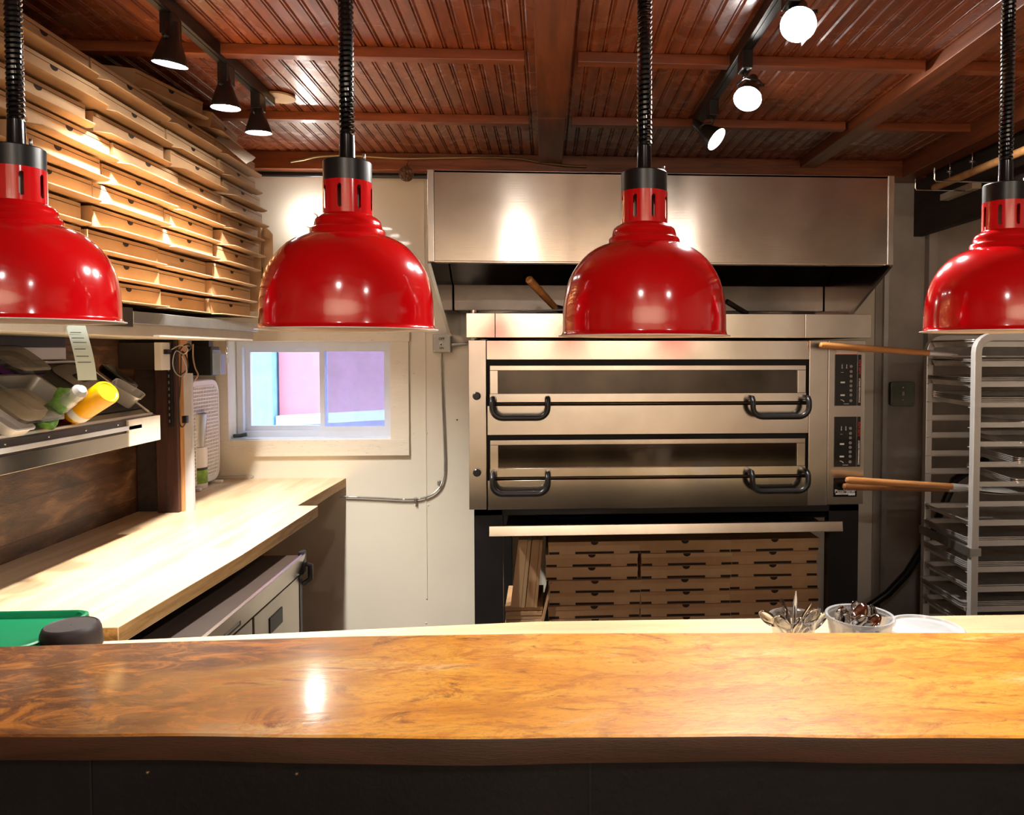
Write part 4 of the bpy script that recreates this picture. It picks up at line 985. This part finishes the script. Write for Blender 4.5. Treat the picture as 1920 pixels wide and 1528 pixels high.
cable([(545, 303), (570, 299), (600, 293), (660, 292), (750, 297), (830, 296), (900, 295), (970, 297), (1010, 304), (1060, 310), (1100, 312)], .006, M_brass, 'armoured cable clipped along the wooden header above the hood', Y=3.785)
for i, (x, y) in enumerate(((570, 299), (813, 296), (970, 297), (1062, 310))):
    pass
p = U(762, 326, 'Y', 3.74)
wk = thing('wicker_ball', (p.x, 3.74, p.z-.037), 'small round twig ball hanging from the header above the cream wall', 'ornament')
b = MB()
for k in range(11):
    q = Euler((random.uniform(0, 3), random.uniform(0, 3), random.uniform(0, 3))).to_matrix()
    b.tube([p + q @ V(.035*math.cos(a), .035*math.sin(a), 0) for a in [2*PI*i/20 for i in range(21)]], .0022, 5)
b.build('twigs', M_wicker, wk); MB().cyl((p.x, 3.74, p.z+.034), (p.x, 3.79, p.z+.075), .0015, 6).build('string', M_black, wk)

# outlet box on the grey wall
Yo = YB-.045; p = U(1693, 738, 'Y', Yo); q0, q1 = U(1671, 738, 'Y', Yo).x, U(1716, 738, 'Y', Yo).x; r0, r1 = U(1693, 761, 'Y', Yo).z, U(1693, 716, 'Y', Yo).z
so = thing('switch_plate', (p.x, YB, r0), 'square grey metal switch box on the grey wall between the oven and the rack', 'switch box')
bm_ = MB(); pts = [(p.x+a, (r0+r1)/2+c) for a, c in rrect(q1-q0, r1-r0, .012)]; bm_.prism(pts, Yo, YB-.013, 'Y'); M_swp = plain('greenish_metal', (.20, .22, .17), .4, metal=.7, var=.2); bm_.build('box', M_swp, so, .003)
MB().box(p.x-.006, p.x+.006, Yo-.006, Yo+.001, p.z-.012, p.z+.012).build('toggle', M_white, so, .002)
for s_ in (-.034, .034): MB().cyl((p.x, Yo+.001, p.z+s_), (p.x, Yo-.002, p.z+s_), .004, 8).build('screw', M_chrome, so)
for a_ in (q0+.012, q1-.012):
    for c_ in (r0+.012, r1-.012): MB().cyl((a_, Yo+.001, c_), (a_, Yo-.003, c_), .006, 8).build('screw', M_swp, so)
# hose
P_ = [U(x, y, 'Y', Y_) for x, y, Y_ in ((1535, 1400, 3.72), (1545, 1230, 3.7), (1560, 1165, 3.7), (1625, 1140, 3.7), (1665, 1112, 3.68), (1700, 1075, 3.66), (1722, 1040, 3.64), (1745, 1000, 3.62), (1790, 900, 3.6), (1850, 860, 3.6))]
tag(MB().tube(P_, .020, 12).build('black_hose', M_black), 'thick black hose curving up the grey wall behind the tray rack', 'hose')

# ------------------------------------------------------------------ tray rack
RX0 = 1.683; RX1 = 2.36; RY0 = 2.85; RY1 = 3.25
def rack():
    t = thing('tray_rack', ((RX0+RX1)/2, (RY0+RY1)/2, 0), 'tall aluminium tray rack full of sheet pans at the right', 'rack')
    for y in (RY0, RY1-.028):
        yc = y+.014; pts = [(RX0+.017, yc, .08), (RX0+.017, yc, 1.58)]
        for k in range(7): a = PI/2*k/6; pts.append((RX0+.017+.06*(1-math.cos(a)), yc, 1.60+.06*math.sin(a)))
        for k in range(7): a = PI/2*k/6; pts.append((RX1-.017-.06+.06*math.sin(a), yc, 1.60+.06*math.cos(a)))
        pts += [(RX1-.017, yc, 1.58), (RX1-.017, yc, .08)]
        MB().tube(pts, .021, 4, PI/4, smooth=False).build('side_frame', M_alu, t, .003)
    for i in range(20):
        z = RZ(i)
        for y, s in ((RY0+.026, 1), (RY1-.026, -1)):
            y2 = y+s*.018; b = MB()
            b.box(RX0+.030, RX1-.03, min(y, y+s*.002), max(y, y+s*.002), z-.0115, z+.0115); b.box(RX0+.004 if i > 0 else RX0+.03, RX1-.03, min(y, y2), max(y, y2), z-.0115, z-.0095)
            b.build('tray_slide', M_alu, t)
    MB().box(RX0-.006, RX0+.006, RY0-.004, RY1+.004, U(1820, 1040, 'Y', RY0).z-.010, U(1820, 1028, 'Y', RY0).z).build('cross_brace', M_galv, t, .001)
    MB().box(RX0-.006, RX0+.040, RY0-.005, RY0, U(1820, 1042, 'Y', RY0).z-.002, U(1820, 1028, 'Y', RY0).z).build('brace_plate', M_galv, t, .001)
    for y in (RY0, RY1-.028): MB().box(RX0+.034, RX1-.034, y, y+.028, .10, .14).build('bottom_rail', M_alu, t)
    for x in (RX0, RX1-.034): MB().box(x, x+.034, RY0+.03, RY1-.03, .10, .13).build('bottom_rail', M_alu, t)
    for x in (RX0+.02, RX1-.02):
        for y in (RY0+.014, RY1-.014):
            w = MB().cyl((x-.012, y, .035), (x+.012, y, .035), .035, 16).build('caster', M_black, t)
            MB().box(x-.016, x+.016, y-.008, y+.008, .06, .10).build('caster_fork', M_galv, w)
LY = [646, 683, 721, 759, 797, 833, 871, 908, 945, 981, 1019, 1068, 1105, 1142]
def RZ(i):
    if i < len(LY): return U(1880, LY[i], 'Y', RY0+.026).z
    return U(1880, LY[-1], 'Y', RY0+.026).z - .076*(i-len(LY)+1)
rack()
def pan_mesh():
    b = MB(); w, l = .58, .345
    def R(s, z, e=0): return [(x*s+ (e if x > 0 else -e), y*s+(e if y > 0 else -e), z) for x, y in rrect(w, l, .022, 5)]
    b.loft([R(.955, 0), R(.985, .020), R(1, .0235), R(1, .0235, .004), R(1, .0205, .0045), R(1, .0215, .002), R(.978, .021), R(.95, .0016)], True, True, True)
    o = b.build('sheet_pan', M_pan); o.location = (0, 0, 0); return o
sp_ = None
lv = ['first', 'second', 'third', 'fourth', 'fifth', 'sixth', 'seventh', 'eighth', 'ninth', 'tenth', 'eleventh', 'twelfth', 'thirteenth', 'fourteenth', 'fifteenth', 'sixteenth']
pans = {0: (2, 0, 0), 1: (2, 0, 0), 2: (3, -.005, 0), 3: (4, .02, .012), 4: (1, .20, 0), 5: (1, .19, .02), 6: (4, .19, .02), 7: (3, .18, .02), 9: (1, -.01, 0), 10: (3, -.012, 0), 11: (4, -.012, 0), 12: (2, -.010, 0), 13: (4, -.025, 0), 14: (3, -.015, 0)}
for i, (n, dx, tilt) in pans.items():
    for k in range(n):
        if sp_ is None:
            sp_ = pan_mesh(); base_z = 0; o = sp_
        else: o = dup(sp_)
        o.location = (RX0+.29+.012+dx+random.uniform(-.003, .003), (RY0+RY1)/2, RZ(i)-.0092+k*.0068)
        o.rotation_euler = (tilt*2, 0, random.uniform(-.006, .006))
        where = '' if n == 1 else {2: ['lower of two', 'upper of two'], 3: ['lowest of three', 'middle of three', 'top of three'], 4: ['lowest of four', 'second lowest of four', 'second highest of four', 'top of four']}[n][k] + ' nested, '
        o['label'] = 'sheet pan, %son the %s rack level from the top' % (where, lv[i]); o['category'] = 'sheet pan'; o['group'] = 'sheet pans in the tall rack'
# peels across the rack
def peel(p0, p1, p2, Y0, Y1, lab, blade=True, m=M_peelwood, zoff=0, bl=.30):
    a = U(*p0, 'Y', Y0); c = U(*p1, 'Y', Y1); e = c + (c-a).normalized()*.13
    t = thing('pizza_peel', (c.x, c.y, c.z-.015), lab, 'pizza peel', 'wooden handled peels lying in the rack')
    d = (c-a).normalized()
    MB().tube([a, a+d*.004, a+d*.02, (a+c)/2, c], [.007, .012, .0145, .0135, .0125], 14).build('handle', m, t)
    MB().tube([c-d*.004, c+d*.07, e], [.0135, .011, .006], 12).build('ferrule', M_alu, t)
    b = MB(); z = e.z-.006; b.prism([(e.x-.03, e.y-.012), (e.x+.03, e.y-.07), (e.x+.07, e.y-.09), (e.x+bl, e.y-.09), (e.x+bl, e.y+.17), (e.x+.07, e.y+.17), (e.x+.03, e.y+.10), (e.x-.03, e.y+.012)], z, z+.003, 'Z')
    b.build('blade', M_pan, t)
peel((1537, 647), (1742, 662), None, 2.93, 2.99, 'wooden handled peel across the top of the rack, reaching in front of the oven')
peel((1586, 900), (1786, 912), None, 2.92, 2.97, 'wooden handled peel lower in the rack, upper of the two handles by the name plate')
peel((1581, 912), (1778, 917), None, 2.955, 3.05, 'darker wooden handled peel lower in the rack, directly beneath another handle', m=wood('dark_handle', [(.3, (.22, .08, .025)), (.7, (.38, .16, .05))], 'X', .45, .2, 5, 10))

# ------------------------------------------------------------------ high right: hooks, pole, batten
xw = 1.97; zp = U(1752, 352, 'Y', 3.40)
Xp = zp.x
tag(MB().cyl((Xp, 3.40, zp.z), (Xp+.02, 1.6, zp.z+.0), .016, 16).build('wooden_pole', M_orange), 'long round wooden pole lying on wire hooks high at the right', 'pole')
for i, (x0, y0, Y_, lab) in enumerate(((1716, 356, 3.36, 'bent wire hook at the far end of the wooden pole, high right'), (1752, 340, 3.05, 'bent wire hook second from the far end of the wooden pole, high right'))):
    a = U(x0, y0, 'Y', Y_); tag(MB().tube([(a.x, Y_, a.z+.055), (a.x, Y_, a.z+.008), (a.x+.006, Y_, a.z), (xw+.0, Y_, a.z-.001)], .0035, 8).build('wire_hook', M_chrome), lab, 'hook', 'wire hooks high on the right')
for x0, y0, Y_, lab in ((1781, 322, 3.1, 'small threaded hanger above the pole, farther of two'), (1823, 303, 2.85, 'small threaded hanger above the pole, nearer of two')):
    a = U(x0, y0, 'X', 1.885); o = thing('threaded_hanger', a, lab, 'hanger', 'threaded hangers above the pole')
    MB().cyl((a.x, a.y, a.z-.035), (a.x, a.y, 2.53), .003, 8).build('rod', M_chrome, o); MB().cyl((a.x-.012, a.y, a.z), (a.x+.012, a.y, a.z), .006, 8).build('clamp', M_galv, o)
a = U(1768, 372, 'X', 1.94); c = U(1829, 346, 'X', 1.94)
tag(MB().box(1.925, 1.969, c.y, a.y, a.z-.012, a.z+.018).build('light_batten', M_trimw, bevel=.002), 'pale batten fixed to the dark board beneath the wooden pole', 'batten')

# ------------------------------------------------------------------ things on the prep counter
cg = U(40, 1165, 'Z', 1.03); ZC = .92
gt = thing('food_storage_box', (-1.14, 1.585, ZC), 'clear food storage box with a green lid at the left end of the prep counter', 'storage box')
b = MB(); b.loft([[(-1.145+x*s, 1.585+y*s, z) for x, y in rrect(.29, .20, .03)] for s, z in ((.84, ZC+.001), (.88, ZC+.02), (.93, 1.012), (.89, 1.012), (.82, ZC+.006))], True, True); b.build('tub', M_clear, gt)
b = MB(); b.loft([[(-1.145+x*s, 1.585+y*s*(1.0), z) for x, y in rrect(.30, .215, .035, 7)] for s, z in ((.96, 1.006), (1.0, 1.008), (1.01, 1.020), (1.0, 1.031), (.965, 1.033), (.93, 1.030), (.90, 1.020), (.88, 1.018))], True, True); b.build('lid', M_green, gt)
jt = thing('jar', (0, 0, 0), 'small clear jar with a wide matt black cap beside the green lid', 'jar')
c = U(133, 1170, 'Z', 1.050); jt.location = (c.x, c.y, ZC)
R_ = .052
MB().lathe([(R_*.9, .001), (R_*.97, .01), (R_*.97, .09), (R_*.9, .096)], (c.x, c.y, ZC), n=36, cap0=True, cap1=True).build('body', M_clear, jt)
b = MB(); b.lathe([(.050, .082), (.0545, .083), (.0555, .087), (.0525, .118), (.049, .127), (.0455, .130), (.0435, .1285), (.001, .1285)], (c.x, c.y, ZC), n=48); b.build('cap', plain('matt_black_cap', (.028, .018, .018), .55), jt)
b = MB(); b.lathe([(R_*.93, .003), (R_*.93, .05)], (c.x, c.y, ZC), n=36, cap0=True, cap1=True); b.build('contents', M_cream, jt)

def spoon():
    t = thing('spoon', (0, 0, 0), '', 'spoon')
    # bowl: shallow egg, opening toward -Y, handle down
    b = MB(); rings = []; n = 24
    for j in range(7):
        u = j/6; r = math.cos(u*PI/2*.98); rings.append([(.0195*r*math.cos(a), .010*math.sin(u*PI/2), .112 + (.029*r*math.sin(a))*(1+.12*math.sin(a))) for a in [2*PI*k/n for k in range(n)]])
    b.loft(rings, False, True)
    rings2 = [[(x*.955, y-.0012, .112+(z-.112)*.965) for x, y, z in r] for r in rings]; b.loft(rings2, False, True); b.loft([rings[0], rings2[0]], False, False)
    b.build('bowl', M_chrome, t)
    MB().tube([(0, .003, .086), (0, .004, .075), (0, .0, .055), (0, -.002, .02), (0, 0, 0)], [.0045, .003, .0028, .0038, .0045], 8, rx=1.0).build('handle', M_chrome, t)
    return t
def fork():
    t = thing('fork', (0, 0, 0), '', 'fork')
    b = MB()
    for k in range(4):
        x = -.009+.006*k; b.tube([(x*.95, .0035, .105), (x, .004, .125), (x*1.05, -.001, .150), (x*1.05, -.002, .155)], [.0022, .0020, .0016, .0007], 6)
    rings = [[(w*math.cos(a), y+.0014*math.sin(a), z) for a in [2*PI*q/12 for q in range(12)]] for w, y, z in ((.004, .0, .080), (.0085, .003, .090), (.0115, .004, .100), (.0112, .0036, .108))]
    b.loft(rings); b.build('tines', M_chrome, t)
    MB().tube([(0, 0, .081), (0, .001, .06), (0, 0, .02), (0, 0, 0)], [.0035, .0028, .0040, .0045], 8).build('handle', M_chrome, t)
    return t
def knife():
    t = thing('table_knife', (0, 0, 0), '', 'knife'); b = MB()
    b.loft([[(w*math.cos(a), .0009*math.sin(a), z) for a in [2*PI*q/10 for q in range(10)]] for w, z in ((.004, .07), (.0085, .085), (.0095, .12), (.0085, .15), (.003, .168))]); b.build('blade', M_chrome, t)
    MB().tube([(0, 0, .075), (0, 0, .04), (0, 0, 0)], [.004, .0055, .006], 8).build('handle', M_chrome, t); return t
cc = U(1487, 1172, 'Y', 1.64); CXc, CYc = cc.x, 1.64
ct = thing('cutlery_cup', (CXc, CYc, ZC), 'clear plastic cup holding upright spoons and forks on the prep counter', 'cup')
b = MB(); b.lathe([(.040, .001), (.052, .080), (.0545, .081), (.0545, .084), (.051, .084), (.0385, .004), (.001, .004)], (CXc, CYc, ZC), n=36, cap0=True); b.build('wall', M_clear, ct)
sp0 = spoon(); fk0 = fork(); kn0 = knife()
def put(proto, used, base, aim, roll, lab, grp):
    o = proto if used[0] else dup(proto); used[0] = False
    d = (Vector(aim)-Vector(base)).normalized(); q = d.to_track_quat('Z', 'Y'); o.rotation_mode = 'QUATERNION'
    from mathutils import Quaternion
    o.rotation_quaternion = Quaternion(d, roll) @ q; o.location = base; o['label'] = lab; o['group'] = grp; return o
def headpos(px_, py_, Y_): return U(px_, py_, 'Y', Y_)
g_ = 'cutlery standing in the clear cup'
us, uf, uk = [True], [True], [True]
def basept(px_, top, L, Y_):
    return None
def stand(proto, used, px_, py_, Y_, Lh, roll, lab, hd):
    tip = headpos(px_, py_, Y_); foot = Vector((CXc+(tip.x-CXc)*-.2, CYc+(Y_-CYc)*-.2, ZC+.006)); d = (tip-foot).normalized(); base = tip - d*hd
    put(proto, used, base, tip, roll, lab, g_)
H_ = lambda z: z
spoons = [(1443, 1162, 1.62, .5, 'large tilted spoon at the left of the clear cup, bowl up'), (1468, 1170, 1.595, .0, 'spoon at the front of the clear cup with its dark hollow facing the bar'),
          (1496, 1176, 1.60, .9, 'spoon low in the middle of the clear cup, bowl turned sideways'), (1521, 1160, 1.62, -.7, 'tilted spoon at the right of the clear cup'), (1534, 1166, 1.65, -1.1, 'rightmost spoon in the clear cup, edge on')]
for x, y, Y_, ro, lab in spoons: stand(sp0, us, x, y, Y_, 0, ro, lab, .112)
for x, y, Y_, ro, lab in ((1466, 1126, 1.67, .4, 'fork standing behind the left spoon in the clear cup'), (1517, 1136, 1.68, -1.0, 'fork standing at the right of the clear cup, half hidden')): stand(fk0, uf, x, y, Y_, 0, ro, lab, .150)
stand(kn0, uk, 1492, 1110, 1.66, 0, 1.2, 'tallest piece in the clear cup, a table knife standing edge on', .165)
tb = U(1612, 1155, 'Z', 1.025); TX, TY = tb.x, tb.y
tt = thing('round_tub', (TX, TY, ZC), 'round clear plastic tub full of spoons, right of the cutlery cup', 'tub')
b = MB(); b.lathe([(.056, .001), (.068, .098), (.0725, .099), (.0735, .104), (.0725, .108), (.067, .107), (.0545, .004), (.001, .004)], (TX, TY, ZC), n=48, cap0=True); b.build('wall', M_frost, tt)
g_ = 'spoons lying in the round tub'
for k in range(8):
    a = 2*PI*k/8+.3; r = .036 if k < 7 else .0
    tip = Vector((TX+r*math.cos(a), TY+r*.9*math.sin(a), 1.014 + (.010 if k == 7 else .004*(k % 2))))
    d = Vector((math.cos(a+1.2)*.45, math.sin(a+1.2)*.45, .55)); d.normalize()
    base = tip - d*.112; o = put(sp0, us, base, tip, a+PI/2 if k < 7 else 0, '', g_)
    if base.z < ZC+.01: pass
    o['label'] = ['spoon at the right side of the round tub', 'spoon at the back right of the round tub', 'spoon at the back of the round tub, showing a dark hollow', 'spoon at the back left of the round tub', 'spoon at the left side of the round tub', 'spoon at the front left of the round tub', 'spoon at the front right of the round tub', 'spoon in the centre of the round tub, dark hollow upward'][k]
ld = U(1735, 1172, 'Z', .935); LX, LY_ = ld.x, ld.y
b = MB(); b.lathe([(.088, .0), (.090, .002), (.090, .008), (.087, .010), (.082, .009), (.080, .004), (.060, .003), (.056, .005), (.001, .005)], (LX, LY_, ZC+.001), n=56, cap0=True)
tag(b.build('tub_lid', M_frost2), 'round translucent plastic lid lying flat right of the round tub', 'lid')

for o in bpy.data.objects:
    if o.type == 'MESH' and o.parent is None and 'label' in o and 'category' not in o: print('NO CATEGORY', o.name)
